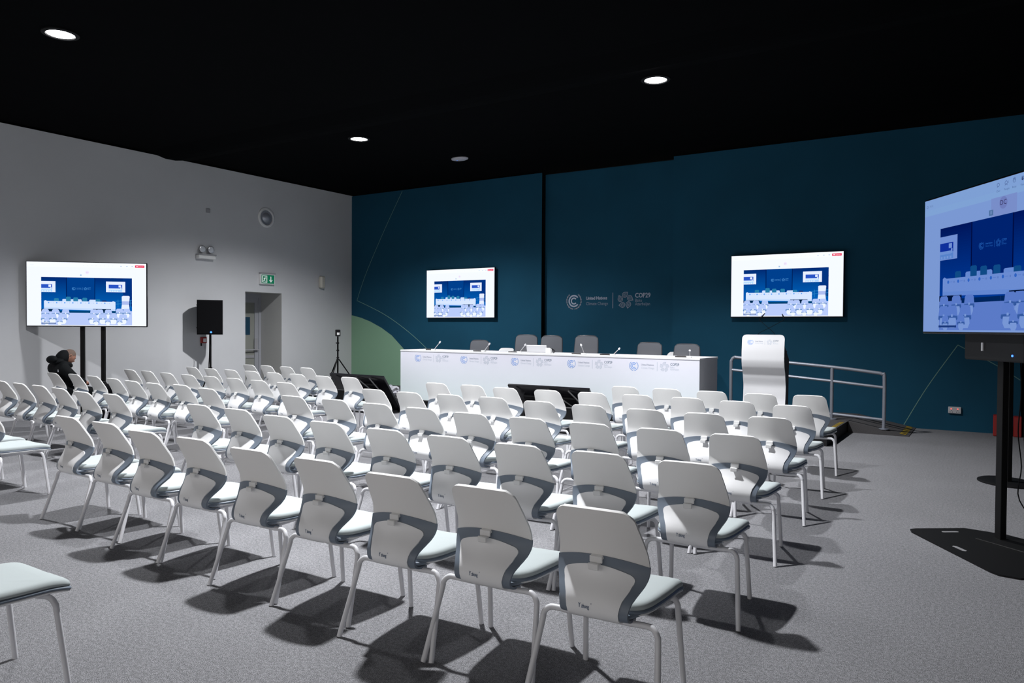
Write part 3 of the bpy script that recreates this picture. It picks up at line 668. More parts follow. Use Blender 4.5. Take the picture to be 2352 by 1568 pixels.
# ================================================================= floor monitors facing the stage
def monitor(label, x, y, rz, sticker=False, loc=None):
    t = thing('floor_monitor', label, 'floor monitor', (x, y, 0), rz, 'floor monitors in front of the stage')
    w = 1.385; h = .80; tl = rad(36)
    m = MB(); m.box(-w/2, w/2, -.02, .02, 0, h, bev=.006); m.xform(Matrix.Translation((0, .50, .02)) @ Matrix.Rotation(tl, 4, 'X')); m.build('display_panel', M_TVGLOSS, t)
    m = MB(); m.box(-w*.33, w*.33, -.06, -.02, .15, h*.8, bev=.01); m.xform(Matrix.Translation((0, .50, .02)) @ Matrix.Rotation(tl, 4, 'X')); m.build('rear_housing', M_BPLAST, t)
    for s, (a, b) in enumerate(((-.55, -.42), (.36, .50), (.02, .30))):
        MB().tube([(a if s == 0 else a, .0+.01, .62), (b+.12*(1 if s else -1), .03, .40)], .012, 6).build('strut', M_STEEL if False else mat('strut_dark', (.018, .018, .02), .5), t)
    MB().tube([(-w*.46, .0, .38), (w*.46, .0, .38)], .012, 6).build('cross_bar', mat('bar_grey', (.035, .035, .038), .5), t)
    b = MB(); b.box(-w*.45, w*.45, .01, .05, 0.0, .37); b.box(-w*.45, -w*.45+.04, .05, .5, 0, .04); b.box(w*.45-.04, w*.45, .05, .5, 0, .04); b.build('base_frame', M_SKIRT, t)
    if sticker:
        MB().box(-.62, -.54, -.075, -.072, .56, .62).xform(Matrix.Identity(4)).build('white_sticker', M_WHITE, t)
    return t
monitor('black floor monitor left of the table, leaning back with a white sticker', -9.54, 9.66, rad(-3), True)
monitor('black floor monitor in front of the table, half hidden by chairs', -5.47, 9.42, rad(-1))

# ================================================================= stage table
t = thing('conference_table', 'long white fabric-fronted conference table on the stage', 'table', (0, 0, 0))
A = Vector((-9.467, 10.80, 0)); B = Vector((-3.587, 10.60, 0)); ex = (B-A).normalized(); LT = (B-A).length; ey = Vector((-ex.y, ex.x, 0)); TH = 1.093
t.location = A; t.rotation_euler = (0, 0, math.atan2(ex.y, ex.x))
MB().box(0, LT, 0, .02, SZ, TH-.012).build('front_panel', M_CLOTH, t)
MB().box(LT-.02, LT, .02, .75, SZ, TH-.03).build('side_panel', M_TSIDE, t)
MB().box(0, .02, .02, .75, SZ, TH-.03).build('side_panel', M_TSIDE, t)
MB().box(-.006, LT+.006, -.006, .76, TH-.03, TH, bev=.004).build('table_top', M_TTOP, t)
M_TB = mat('table_print_blue', (.20, .36, .74), .8); M_TG = mat('table_print_grey', (.32, .35, .44), .8); M_TLg = mat('table_print_pale', (.46, .51, .60), .8); M_TD = mat('table_print_dark', (.17, .22, .29), .8)
for k, xw in enumerate((-9.10, -8.01, -6.91, -5.80, -4.70)):
    L = Flat(); logo_group(L, 0, 0, .82, 0, 1, 2, 3); xl = xw+9.467-.0
    L.build('printed_emblem_and_words', lambda x, y, d, xl=xl: (xl+x, -d, TH-.145+y), t, mats=[M_TB, M_TG, M_TLg, M_TD], base=.0005, lift=.00012)
# things on the table
def on_table(wx, back=.28): v = A+ex*((wx+9.467)/ex.x)+ey*back; return v
mics = [(-8.85, -8.706, 1.231, 'first'), (-7.677, -7.555, 1.219, 'second'), (-6.905, -6.791, 1.217, 'third'), (-5.633, -5.698, 1.236, 'fourth'), (-5.11, -4.998, 1.186, 'fifth'), (-3.833, -3.834, 1.184, 'sixth')]
for i, (x0, x1, z1, nm) in enumerate(mics):
    p = on_table(x0*.995, .2); t = thing('desk_microphone', nm+' gooseneck microphone from the left on the white stage table', 'microphone', (p.x, p.y, TH), 0, 'gooseneck microphones on the table')
    MB().box(-.17, -.05, -.05, .06, 0, .022, bev=.008).build('base', mat('mic_base', (.03, .026, .025), .5), t) if i in (0,) else MB().box(-.22, -.04, -.04, .07, 0, .018, bev=.008).build('base', mat('mic_base', (.03, .026, .025), .5), t)
    MB().box(-.06, .03, -.03, .03, 0, .02, bev=.006).build('cradle', M_WHITE, t)
    dz = z1-TH+.02; dx_ = (x1-x0)*1.0
    MB().tube(smooth([(0, 0, .01), (dx_*.3, 0, dz*.35), (dx_*.85, 0, dz*.85)], 4), .006, 8).build('gooseneck', M_SILVER, t)
    MB().tube([(dx_*.8, 0, dz*.8), (dx_*.9, 0, dz*.9), (dx_*1.05, 0, dz*1.05)], .012, 10, rs=[.008, .017, .010]).build('capsule', M_TIP, t)
p = on_table(-6.62, .35)
t = thing('laptop', 'open silver-white laptop seen from behind on the stage table', 'laptop', (p.x, p.y, TH))
m = MB(); m.box(-.2, .2, 0, .012, 0, .12, bev=.004); m.xform(Matrix.Translation((0, .0, .012)) @ Matrix.Rotation(rad(12), 4, 'X')); m.build('lid', mat('laptop_white', (.6, .6, .62), .4), t)
MB().box(-.2, .2, .0, .24, 0, .014, bev=.004).build('keyboard_base', mat('laptop_grey', (.45, .45, .47), .4), t)
tag(MB().box(-6.36, -6.27, 10.92, 10.99, TH, TH+.09, bev=.008).build('paper_cup', M_WHITE), 'small white paper pack beside the laptop on the stage table', 'pack')
cc = MB()
for k in range(3): cc.tube(smooth([(-6.33+.02*k, 10.98, TH+.01), (-6.30+.01*k, 10.95, TH+.07), (-6.26, 10.93, TH+.09), (-6.24+.02*k, 10.97, TH+.04), (-6.22, 10.95, TH+.006)], 4), .0035, 5)
tag(cc.build('cable', M_BLACK), 'tangle of black cable beside the laptop', 'cable')

# office chairs behind the table
def office_chair(label, x, y, top, w=.47, rz=0):
    t = thing('office_chair', label, 'office chair', (x, y, SZ), rz, 'mesh-backed office chairs behind the table')
    T = top-SZ; B0 = T-.56
    def fn(u, v):
        hw = (w/2)*(0.93+.05*math.sin(pi*min(v*1.1, 1))); xx = (u*2-1)*hw; zz = B0+(T-B0)*v
        k = max(0, (v-.9)/.1); e = abs(u*2-1); zz -= (.035*k*(e**10)); zz -= .010*e*e*v; xx *= (1-.035*k*k)
        return Vector((xx, .22-.03*(1-e*e)-.08*abs(v-.35)**1.5*0+.05*v, zz))
    MB().sheet(fn, 16, 12, -.008).build('mesh_back', M_MESHBK, t)
    m = MB(); pts = [fn(0, 0)]+[fn(0, k/8) for k in range(1, 9)]+[fn(k/10, 1) for k in range(1, 11)]+[fn(1, 1-k/8) for k in range(1, 9)]+[fn(.75, -.01), fn(.5, -.02), fn(.25, -.01), fn(0, 0)]
    m.tube(pts, .011, 8).build('back_frame', mat('chair_frame_dark', (.04, .042, .05), .4), t)
    MB().box(-.235, .235, -.25, .2, .42, .49, bev=.03).build('seat', M_BLACK, t)
    MB().tube([(0, .28, .40), (0, .30, B0+.1)], .02).build('spine', M_BPLAST, t)
    MB().tube([(0, 0, .1), (0, 0, .42)], .026, 10).build('gas_column', M_BMETAL, t)
    for k in range(5):
        a = 2*pi*k/5+.3; MB().tube([(0, 0, .12), (.3*cos(a), .3*sin(a), .065)], .018, 8).build('leg', M_BPLAST, t)
        c_ = MB(); c_.lathe([(.028, -.012), (.03, 0), (.028, .012)], 12, (.3*cos(a), .3*sin(a), .031), axis='x'); c_.build('caster', M_BPLAST, t)
    return t
office_chair('dark mesh office chair behind the left end of the stage table', -8.52, 11.8, 1.27)
office_chair('taller dark mesh office chair, left one of the touching pair', -7.44, 11.8, 1.385, .5)
office_chair('dark mesh office chair right of the pair, behind the laptop', -6.925, 11.86, 1.375, .47)
office_chair('dark mesh office chair directly right of the laptop', -6.17, 11.8, 1.385, .48)
office_chair('second dark mesh office chair from the table right end', -4.96, 11.8, 1.28, .46)
office_chair('rightmost dark mesh office chair behind the stage table', -4.30, 11.8, 1.265, .46)

# ================================================================= lectern
t = thing('lectern', 'white curved lectern with printed emblems and wooden sides beside the handrail', 'lectern', (-2.757, 10.9, SZ))
LH = 1.272; LW = .295
def lprof(z):        # front surface y at height z (0..LH): leans at top, sweeps in, out again at the foot
    t_ = z/LH; key = [(0, -.005), (.15, .012), (.30, .05), (.42, .06), (.55, .02), (.65, -.04), (.71, -.058), (.80, -.055), (1.0, -.03)]
    for (a, ya), (b, yb) in zip(key[:-1], key[1:]):
        if a <= t_ <= b: k = (t_-a)/(b-a); k = .5*k+.5*k*k*(3-2*k); return ya+(yb-ya)*k
    return -.03
def lfn(u, v):
    z = LH*v; hw = LW; r = .06
    if LH-z < r: hw = LW-r+math.sqrt(max(0, r*r-(r-(LH-z))**2))
    return Vector(((u*2-1)*hw, lprof(z), z))
vv = [0]+[i/40 for i in range(1, 38)]+[.94, .955, .965, .975, .985, .992, .997, 1.0]
m = MB(); m.sheet(lambda u, v: lfn(u, vv[int(round(v*(len(vv)-1)))]), 8, len(vv)-1, .02); m.build('front_panel', M_LWHITE, t)
m = MB()
for s in (-1, 1):
    pts = [(lprof(z)+.021, z) for z in [LH*i/20*.9 for i in range(21)]]; poly = pts+[(.30, LH*.72), (.26, 0)]
    n = len(poly); xa = s*(LW-.035); xb = s*(LW-.012)
    vs = [(xa, y, z) for y, z in poly]+[(xb, y, z) for y, z in poly]
    q = MB(); q.add(vs, [tuple(range(n)), tuple(range(n, 2*n))[::-1]]+[(i, (i+1) % n, n+(i+1) % n, n+i) for i in range(n)]); q.build('side_panel', M_WOOD, t)
MB().box(-LW+.04, LW-.04, .04, .30, LH*.80, LH*.82).xform(Matrix.Identity(4)).build('reading_shelf', M_WOOD, t)
MB().box(-LW, LW, -.06, .30, 0, .02, bev=.005).build('foot_plate', M_LWHITE, t)
L = Flat(); logo_group(L, -.215, 1.165, .435, 0, 1, 2, 3)
L.build('printed_emblem_and_words', lambda x, y, d: (x, lprof(y)-d, y), t, mats=[M_TB, M_TG, M_TLg, M_TD], base=.0005, lift=.00012)
for bx_, nm, P_ in ((.14, 'left', [(0, 0), (-.012, .03), (-.205, .205), (-.195, .235), (-.135, .305)]), (-.095, 'right', [(0, 0), (.02, .02), (.15, .09), (.345, .20), (.365, .23), (.335, .295)])):
    g = thing('gooseneck_microphone', 'thin black gooseneck microphone on the lectern, its head to the '+nm, 'microphone', (-2.757+bx_, 10.93, SZ+LH-.03), 0, 'crossed microphones on the lectern')
    P3_ = [(a, 0, b+.03) for a, b in P_]; P3_[0] = (0, 0, 0)
    MB().tube(smooth(P3_[:-1], 5), .0035, 6).build('gooseneck', M_BLACK, g)
    a, b = Vector(P3_[-2]), Vector(P3_[-1]); MB().tube([a, a.lerp(b, .3), b], .008, 8, rs=[.004, .010, .006]).build('capsule', M_BPLAST, g)

# ================================================================= plastic bag, black box at the stand
random.seed(3)
m = MB(); n = 14
ring = []
for i in range(8):
    ph = pi*i/7
    for j in range(n):
        a = 2*pi*j/n; r = .2*sin(ph)*(1+.35*random.uniform(-1, 1))+.004; ring.append((r*cos(a), r*sin(a)*.7, .10*(1-cos(ph))*(1+.15*random.uniform(-1, 1))))
m.add(ring, [(i*n+j, i*n+(j+1) % n, (i+1)*n+(j+1) % n, (i+1)*n+j) for i in range(7) for j in range(n)])
b = m.build('plastic_bag', M_BAG); b.location = (-9.92, 11.05, SZ); tag(b, 'crumpled clear plastic bag on the stage left of the table', 'bag')
t = thing('equipment_case', 'black padded case standing by the foot of the two-pole display stand', 'case', (-11.74, 6.43, 0))
MB().box(-.11, .11, -.12, .11, .0, .60, bev=.04).build('body', M_BLACK, t)
MB().tube(smooth([(0, -.1, .59), (0, -.08, .63), (0, .0, .63), (0, .02, .59)], 4), .008).build('handle', M_BPLAST, t)
t = tag(MB().lathe([(.0, 0), (.045, 0), (.05, .03), (.03, .09), (.012, .12), (.018, .17), (.0, .18)][1:-1], 12, (-12.75, 11.9, SZ)).build('bottle', mat('orange_brown_plastic', (.25, .05, .02), .4)), 'small orange-brown bottle on the stage against the green print', 'bottle')

# ================================================================= audience chairs
PR = [(.825, -.268), (.78, -.250), (.73, -.229), (.68, -.208), (.64, -.194), (.60, -.188), (.57, -.190), (.53, -.203), (.50, -.219), (.47, -.235), (.445, -.244), (.42, -.243), (.402, -.228), (.392, -.200), (.387, -.16), (.385, -.12)]
def prof(s):   # s 0..1 along back from top to underside
    x = s*(len(PR)-1); i = min(int(x), len(PR)-2); k = x-i
    p0, p1, p2, p3 = PR[max(i-1, 0)], PR[i], PR[i+1], PR[min(i+2, len(PR)-1)]
    f = lambda a, b, c, d: .5*((2*b)+(-a+c)*k+(2*a-5*b+4*c-d)*k*k+(-a+3*b-3*c+d)*k**3)
    return f(p0[1], p1[1], p2[1], p3[1]), f(p0[0], p1[0], p2[0], p3[0])   # y,z
def halfw(z):
    key = [(.36, .138), (.40, .140), (.43, .142), (.46, .150), (.49, .167), (.515, .182), (.54, .1915), (.56, .1945), (.58, .1950), (.60, .1938), (.63, .190), (.68, .183), (.72, .177), (.765, .1695), (.83, .163)]
    if z > .772: return halfw(.772)-.050+math.sqrt(max(0, .054**2-(z-.772)**2))-.004
    if z <= key[0][0]: return key[0][1]
    for (a, wa), (b, wb) in zip(key[:-1], key[1:]):
        if a <= z <= b: return wa+(wb-wa)*(z-a)/(b-a)
    return key[-1][1]
def bp(s, xx, off=0):   # point on the back shell; sides wrap forward
    y, z = prof(s); wf = 1.0+.5*min(1, max(0, (.80-z)/.15)) if z > .5 else (1.5*max(.25, (z-.37)/.13)); wrap = wf*xx*xx
    y2, z2 = prof(min(s+.01, 1)); y1, z1 = prof(max(s-.01, 0)); d = Vector((0, y2-y1, z2-z1)).normalized(); nrm = Vector((0, d.z, -d.y))   # outward (rear)
    zz = z-.012*(xx/.2)**2*min(1, max(0, (z-.72)/.10))**2
    return Vector((xx, y+wrap, zz))+nrm*off
def s_at(z):
    lo, hi = 0.0, 1.0
    for _ in range(30):
        m_ = (lo+hi)/2
        if prof(m_)[1] > z: lo = m_
        else: hi = m_
    return lo
def arch(x): return .042*(abs(x)/.195)**2
Z_UP, Z_PAN = .622, .589
def make_chair(label, loc, rz, group):
    t = thing('stacking_chair', label, 'chair', loc, rz, group)
    S1 = s_at(Z_UP-.004); NS = [0, .001, .003, .006, .01, .015, .022, .03, .04, .052, .07]+[.07+(S1-.07)*i/9 for i in range(1, 10)]
    def up_(off):
        def f(u, v):
            s = NS[int(round(v*(len(NS)-1)))]; z = prof(s)[1]; e = u*2-1; k = min(1, max(0, (.72-z)/(.72-Z_UP)))
            x = e*halfw(z); z -= arch(x)*k*k; x = e*halfw(z); return bp(s_at(z), x, off)
        return f
    MB().sheet(up_(0), 16, len(NS)-1, up_(.009)).build('upper_back', M_CBACK, t)
    def bandf(off):                      # slate plate: shows as a bar and two side limbs round the white panel
        s0, s1 = s_at(.628), .95
        def f(u, v):
            s = s0+(s1-s0)*v; z = prof(s)[1]; e = u*2-1; x = e*halfw(z); k = max(0, 1-v*2.2); z -= arch(x)*k; return bp(s_at(z) if z > .43 else s, e*(halfw(z)+.002), off)
        return f
    MB().sheet(bandf(.002), 16, 30, bandf(.0135)).build('slate_band', M_CBAND, t)
    S0 = s_at(Z_PAN); LS = [S0+(1.0-S0)*k for k in (0, .003, .008, .016, .026, .04, .06, .085, .115, .15, .2, .26, .33, .4, .48, .56, .64, .72, .8, .86, .92, .96, 1)]
    def panf(off):
        def f(u, v):
            s = LS[int(round(v*(len(LS)-1)))]; z = prof(s)[1]; e = u*2-1; r = .050; dz = Z_PAN-z
            k = max(0, 1-dz/.13); x = e*(halfw(z)-.036); z -= arch(x)*k
            w_ = halfw(z)-(.036 if z > .5 else .033)
            if dz < r: w_ -= r-math.sqrt(max(0, r*r-(r-dz)**2))
            return bp(s_at(z) if z > .43 else s, e*w_, off)
        return f
    MB().sheet(panf(.010), 16, len(LS)-1, panf(.019)).build('lower_back', M_CLOW, t)
    def lin_(off):
        def f(u, v): s = max(v, .004); z = prof(s)[1]; return bp(s, (u*2-1)*(halfw(z)-.006), off)
        return f
    MB().sheet(lin_(-.008), 12, 22, lin_(-.0005)).build('front_lining', M_CLOW, t)
    for sx in (-1, 1):                    # limb feet hooking forward under the cushion edge
        MB().tube(smooth([(sx*.121, -.238, .424), (sx*.126, -.222, .408), (sx*.142, -.196, .406), (sx*.172, -.155, .413), (sx*.196, -.10, .419)], 4), .010, 8, rs=None).build('band_foot', M_CBAND, t)
    # clip
    cl = MB(); s0 = s_at(.61); yb = prof(s0)[0]-.013
    cl.box(-.032, .032, yb-.010, yb+.012, .610, .630, bev=.006); cl.box(-.032, .032, yb-.016, yb-.010, .597, .628, bev=.003)
    cl.box(-.028, .024, yb-.032, yb-.010, .590, .599, bev=.004); cl.box(-.030, .024, yb-.038, yb-.030, .571, .601, bev=.005)
    cl.xform(Matrix.Translation((0, 0, .6)) @ Matrix.Diagonal((.86, 1, .9, 1)) @ Matrix.Translation((0, 0, -.6))).build('coat_clip', M_WHITE, t)
    L = Flat(); L.text(-.036, -.006, 'Y', .019, 0, 0, .85, bold=.0005); L.text(-.022, -.006, 'zhong', .017, 0, 0, .80, bold=.0004); L.arc(.019, .010, .001, .002, 0, 360, 0, 0, 8)
    L.build('printed_word', lambda x, y, d: bp(s_at(.436+y), x-.018, .0197), t, mats=[M_CLOGO], base=0)
    # seat cushion
    HALF = [(0, -.205), (.10, -.203), (.148, -.192), (.182, -.162), (.200, -.11), (.210, -.04), (.218, .04), (.223, .12), (.225, .185), (.219, .217), (.198, .233), (.12, .239), (0, .241)]
    OL = smooth(HALF, 4)[:-1]; OL = OL+[(-x, y) for x, y in [HALF[-1]]+OL[:0:-1]]
    NO = len(OL)
    def outline(sc):
        return [(x*sc, .02+(y-.02)*sc) for x, y in OL]
    def zt(x, y): return -.018*max(0, (y-.12)/.115)**2*1.0 - .010*(abs(x)/.22)**3*0 + (-.006 if abs(y) < .1 else 0)*0
    cu = MB(); rings = [(.30, .458), (.6, .4585), (.85, .4580), (.93, .4555), (.975, .4495), (.998, .440), (1.0, .434), (.99, .429)]
    vs = []
    for sc, z in rings:
        for (x, y) in outline(sc): vs.append((x, y, z+zt(x, y)-.012*(1-min(1, (abs(x)/.2)))*(1 if y < .1 else .5)*.8))
    n = NO; fs = [(i*n+j, i*n+(j+1) % n, (i+1)*n+(j+1) % n, (i+1)*n+j) for i in range(len(rings)-1) for j in range(n)]
    fs = [f[::-1] for f in fs]; cen = len(vs); vs.append((0, .02, .451)); fs += [(cen, j, (j+1) % n) for j in range(n)]
    k = (len(rings)-1)*n; vs.append((0, .02, .426)); fs += [(cen+1, k+(j+1) % n, k+j) for j in range(n)]
    cu.add(vs, fs, 0, True); cu.build('seat_cushion', M_CSEAT, t, smooth_angle=60)
    # seat rim (slate) and shell
    def disc_(name, rr, m_):
        q = MB(); vs = []
        for sc, z in rr:
            for (x, y) in outline(sc): vs.append((x, y, z+zt(x, y)))
        fs = [(i*n+j, (i+1)*n+j, (i+1)*n+(j+1) % n, i*n+(j+1) % n) for i in range(len(rr)-1) for j in range(n)]
        fs.append(tuple(range(n))); fs.append(tuple((len(rr)-1)*n+j for j in range(n))[::-1]); q.add(vs, fs, 0, True); q.build(name, m_, t)
    disc_('seat_rim', [(.98, .428), (1.0, .426), (1.015, .421), (1.01, .415), (.98, .412)], M_CBAND)
    disc_('seat_shell', [(.995, .4125), (1.005, .409), (.97, .403), (.88, .397), (.70, .386), (.5, .380)], M_CLOW)
    # legs
    for sx in (-1, 1):
        MB().tube(smooth([(sx*.012, -.168, .368), (sx*.12, -.172, .369), (sx*.19, -.175, .372), (sx*.222, -.178, .368), (sx*.243, -.186, .345), (sx*.249, -.194, .30), (sx*.280, -.292, .002)], 4), .0125, 10).build('leg', M_CLEG, t)
        MB().tube(smooth([(sx*.012, .13, .378), (sx*.12, .135, .380), (sx*.175, .145, .384), (sx*.20, .155, .376), (sx*.212, .165, .352), (sx*.214, .172, .31), (sx*.228, .208, .002)], 4), .0125, 10).build('leg', M_CLEG, t)
    for sx in (-1, 1): MB().tube([(sx*.10, -.168, .369), (sx*.10, .13, .379)], .010, 8).build('under_rail', M_CLEG, t)
    return t

ROWS = {'A': [(-1.316, 2.861, 3.0), (-1.892, 2.927, 2.7), (-2.41, 2.912, 2.3), (-3.013, 2.997, 1.9), (-3.576, 3.013, 1.5), (-4.204, 3.08, 1.1), (-4.753, 3.087, 0.7), (-5.388, 3.181, 0.3), (-5.973, 3.211, -0.1)],
 'B': [(-1.354, 4.038, 3.0), (-1.884, 4.046, 2.7), (-2.411, 4.033, 2.3), (-2.957, 4.056, 1.9), (-3.516, 4.075, 1.6), (-4.128, 4.115, 1.2), (-4.721, 4.168, 0.8), (-5.372, 4.29, 0.3), (-5.95, 4.32, -0.0)],
 'C': [(-1.45, 5.196, 3.0), (-1.968, 5.176, 2.6), (-2.509, 5.179, 2.2), (-3.054, 5.189, 1.9), (-3.611, 5.199, 1.5), (-4.175, 5.249, 1.1), (-4.741, 5.304, 0.8), (-5.328, 5.354, 0.4), (-5.922, 5.365, -0.0)],
 'D': [(-1.506, 6.34, 2.9), (-2.027, 6.305, 2.6), (-2.547, 6.302, 2.2), (-3.104, 6.327, 1.8), (-3.649, 6.364, 1.5), (-4.234, 6.438, 1.1), (-4.758, 6.42, 0.7), (-5.288, 6.389, 0.4), (-5.844, 6.439, 0.0)],
 'E': [(-1.567, 7.408, 2.9), (-2.102, 7.503, 2.5), (-2.624, 7.573, 2.2), (-3.165, 7.568, 1.8), (-3.673, 7.53, 1.5), (-4.221, 7.513, 1.1), (-4.786, 7.512, 0.7), (-5.319, 7.593, 0.4), (-5.87, 7.599, -0.0)],
 'F': [(-1.649, 8.606, 2.8), (-2.131, 8.485, 2.5), (-2.667, 8.497, 2.1), (-3.203, 8.51, 1.8), (-3.73, 8.519, 1.4)],
 'Z2': [(-3.50, 1.42, 0.5)],
 'A2': [(-7.36, 3.19, -0.8), (-7.95, 3.25, -1.1)],
 'B2': [(-7.547, 4.436, -0.8), (-8.063, 4.412, -1.1), (-8.717, 4.499, -1.4), (-9.279, 4.552, -1.7), (-9.81, 4.581, -2.0), (-10.38, 4.63, -2.2)],
 'C2': [(-7.393, 5.423, -0.8), (-8.074, 5.555, -1.1), (-8.577, 5.525, -1.4), (-9.13, 5.575, -1.6), (-9.737, 5.675, -1.9), (-10.41, 5.775, -2.3), (-11.029, 5.835, -2.6), (-11.55, 5.80, -2.8)],
 'D2': [(-7.394, 6.524, -0.8), (-7.986, 6.589, -1.1), (-8.555, 6.649, -1.3), (-9.143, 6.709, -1.6), (-9.678, 6.721, -1.9), (-10.278, 6.777, -2.2), (-10.944, 6.878, -2.5), (-11.498, 6.929, -2.8)],
 'E2': [(-7.481, 7.714, -0.8), (-7.977, 7.684, -1.1), (-8.594, 7.761, -1.4), (-9.123, 7.779, -1.6), (-9.693, 7.821, -1.9), (-10.237, 7.85, -2.2), (-10.803, 7.888, -2.5), (-11.382, 7.944, -2.8)],
 'F2': [(-9.751, 8.987, -1.9), (-10.299, 9.016, -2.2), (-10.849, 9.048, -2.5), (-11.32, 9.045, -2.7)]}
ORD = ['first', 'second', 'third', 'fourth', 'fifth', 'sixth', 'seventh', 'eighth', 'ninth']
RN = {'A': 'nearest', 'B': 'second-nearest', 'C': 'third-nearest', 'D': 'fourth-nearest', 'E': 'fifth-nearest', 'F': 'front'}
proto = None
for key, lst in ROWS.items():
    rn = key[0]; leftb = len(key) == 2
    for i, (x, y, rz) in enumerate(lst):
        if key == 'Z2': lab = 'white chair cut off at the photo lower left corner, only seat and legs showing'
        elif key == 'A2': lab = ('white chair at the left photo edge, only its seat and front legs showing', 'white chair seat just behind the cut-off chair at the left photo edge')[i]
        elif key == 'C2' and i == 7: lab = 'white chair in which the person in black sits'
        elif leftb: lab = 'white chair, %s from the aisle, %s row of the left block' % (ORD[i], RN[rn])
        else: lab = 'white chair, %s from the right end, %s row of the right block' % (ORD[i], RN[rn])
        grp = 'stacking chairs in the '+('left' if leftb else 'right')+' seating block'
        if proto is None: proto = make_chair(lab, (x, y, 0), rad(rz), grp)
        else: dup(proto, (x, y, 0), rad(rz), lab, grp)
# spare white chairs behind the stage table (facing the audience)
for x, y, z, lab in ((-8.34, 12.5, 0, 'white chair on the stage left of the touching office chairs'), (-7.79, 12.5, 0, 'white chair on the stage seen through the paired mesh backs'), (-6.50, 12.5, 0, 'white chair on the stage behind the office chair right of the laptop'),
                  (-5.25, 12.5, 0, 'white chair on the stage behind the second office chair from the right'), (-4.72, 12.5, 0, 'white chair on the stage behind the rightmost office chair')):
    dup(proto, (x, y, SZ), rad(180), lab, 'white chairs on the stage').scale = (1.08, 1.08, 1.135)

# ================================================================= seated person
def skin_obj(name, verts, edges, radii, m, parent, sub=2, root=0):
    import bmesh
    me = bpy.data.meshes.new(name); bm = bmesh.new(); lay = bm.verts.layers.skin.verify()
    bv = [bm.verts.new(v) for v in verts]
    for a, b_ in edges: bm.edges.new((bv[a], bv[b_]))
    for i, v in enumerate(bv):
        r = radii[i]; v[lay].radius = r if isinstance(r, tuple) else (r, r); v[lay].use_root = (i == root)
    bm.to_mesh(me); bm.free()
    o = bpy.data.objects.new(name, me); COL.objects.link(o)
    o.modifiers.new('s', 'SKIN').use_smooth_shade = True
    sb = o.modifiers.new('u', 'SUBSURF'); sb.levels = sub; sb.render_levels = sub
    bpy.context.view_layer.update()
    ev = o.evaluated_get(bpy.context.evaluated_depsgraph_get()); nm = bpy.data.meshes.new_from_object(ev)
    nm.polygons.foreach_set('use_smooth', [True]*len(nm.polygons)); nm.materials.clear(); nm.materials.append(m)
    bpy.data.objects.remove(o); o2 = bpy.data.objects.new(name, nm); COL.objects.link(o2); o2.parent = parent
    return o2
PX, PY = -11.55, 5.70
t = thing('person', 'person in a black padded jacket sitting bent forward, shaved head down, hands together', 'person', (PX, PY, 0), rad(-2))
# local frame: +Y forward. hips at (0,-.06,.52)
body = [(0, .06, .54), (0, .04, .68), (0, -.035, .80), (0, -.085, .91), (0, .02, .99),      # 0..4 spine to neck base
        (.155, -.07, .90), (.225, .08, .72), (.14, .255, .665),                                    # right arm 5,6,7
        (-.155, -.07, .90), (-.225, .08, .72), (-.14, .255, .665),                                 # left arm 8,9,10
        (.09, .0, .52), (.13, .38, .54), (.14, .42, .30), (.15, .40, .09),                       # right leg 11..14
        (-.09, .0, .52), (-.13, .38, .54), (-.14, .42, .30), (-.15, .40, .09)]
rad_ = [(.15, .11), (.15, .11), (.17, .115), (.165, .12), (.065, .06), .085, .066, .045, .085, .066, .045, .10, .075, .06, .045, .10, .075, .06, .045]
ed = [(0, 1), (1, 2), (2, 3), (3, 4), (3, 5), (5, 6), (6, 7), (3, 8), (8, 9), (9, 10), (0, 11), (11, 12), (12, 13), (13, 14), (0, 15), (15, 16), (16, 17), (17, 18)]
skin_obj('body', body, ed, rad_, M_JACKET, t)
def blob(name, c_, r_, m_, tilt=(0, 0, 0), parent=t, n1=20, n2=14, fn=None):
    q = MB(); vs = []
    for i in range(n2+1):
        ph = pi*i/n2
        for j in range(n1):
            a = 2*pi*j/n1; v = Vector((sin(ph)*cos(a), sin(ph)*sin(a), cos(ph)))
            if fn: v = fn(v)
            vs.append((v.x*r_[0], v.y*r_[1], v.z*r_[2]))
    q.add(vs, [(i*n1+j, (i+1)*n1+j, (i+1)*n1+(j+1) % n1, i*n1+(j+1) % n1) for i in range(n2) for j in range(n1)], 0, True)
    from mathutils import Euler
    q.xform(Matrix.Translation(c_) @ Euler(tilt).to_matrix().to_4x4()); return q.build(name, m_, parent)
# head: built facing +Y then tilted down
HT = Matrix.Translation((0, .078, 1.055)) @ Matrix.Rotation(rad(-34), 4, 'X')
def headf(v):
    v = v.copy()
    if v.z < 0 and v.y > 0: v.y *= (1+.10*(-v.z)); v.x *= (1-.30*(-v.z))     # chin
    if v.z < 0 and v.y < 0: v.y *= (1-.35*(-v.z)); v.x *= (1-.2*(-v.z))
    # brow, eye sockets, nose, mouth
    e = lambda cx, cz, sx, sz: math.exp(-((v.x-cx)/sx)**2-((v.z-cz)/sz)**2)
    if v.y > .2:
        v.y += .06*e(0, .16, .6, .10) - .09*e(.33, .02, .16, .10) - .09*e(-.33, .02, .16, .10)
        v.y += .22*e(0, -.20, .11, .14) + .06*e(0, -.02, .08, .2) + .05*e(0, -.48, .2, .06) - .03*e(0, -.54, .2, .03) + .05*e(0, -.62, .18, .05) + .07*e(0, -.82, .2, .1)
    return v
q = MB(); vs = []; n1, n2 = 40, 32
for i in range(n2+1):
    ph = pi*i/n2
    for j in range(n1):
        a = 2*pi*j/n1; v = headf(Vector((sin(ph)*cos(a), sin(ph)*sin(a), cos(ph)))); vs.append((v.x*.074, v.y*.094, v.z*.112))
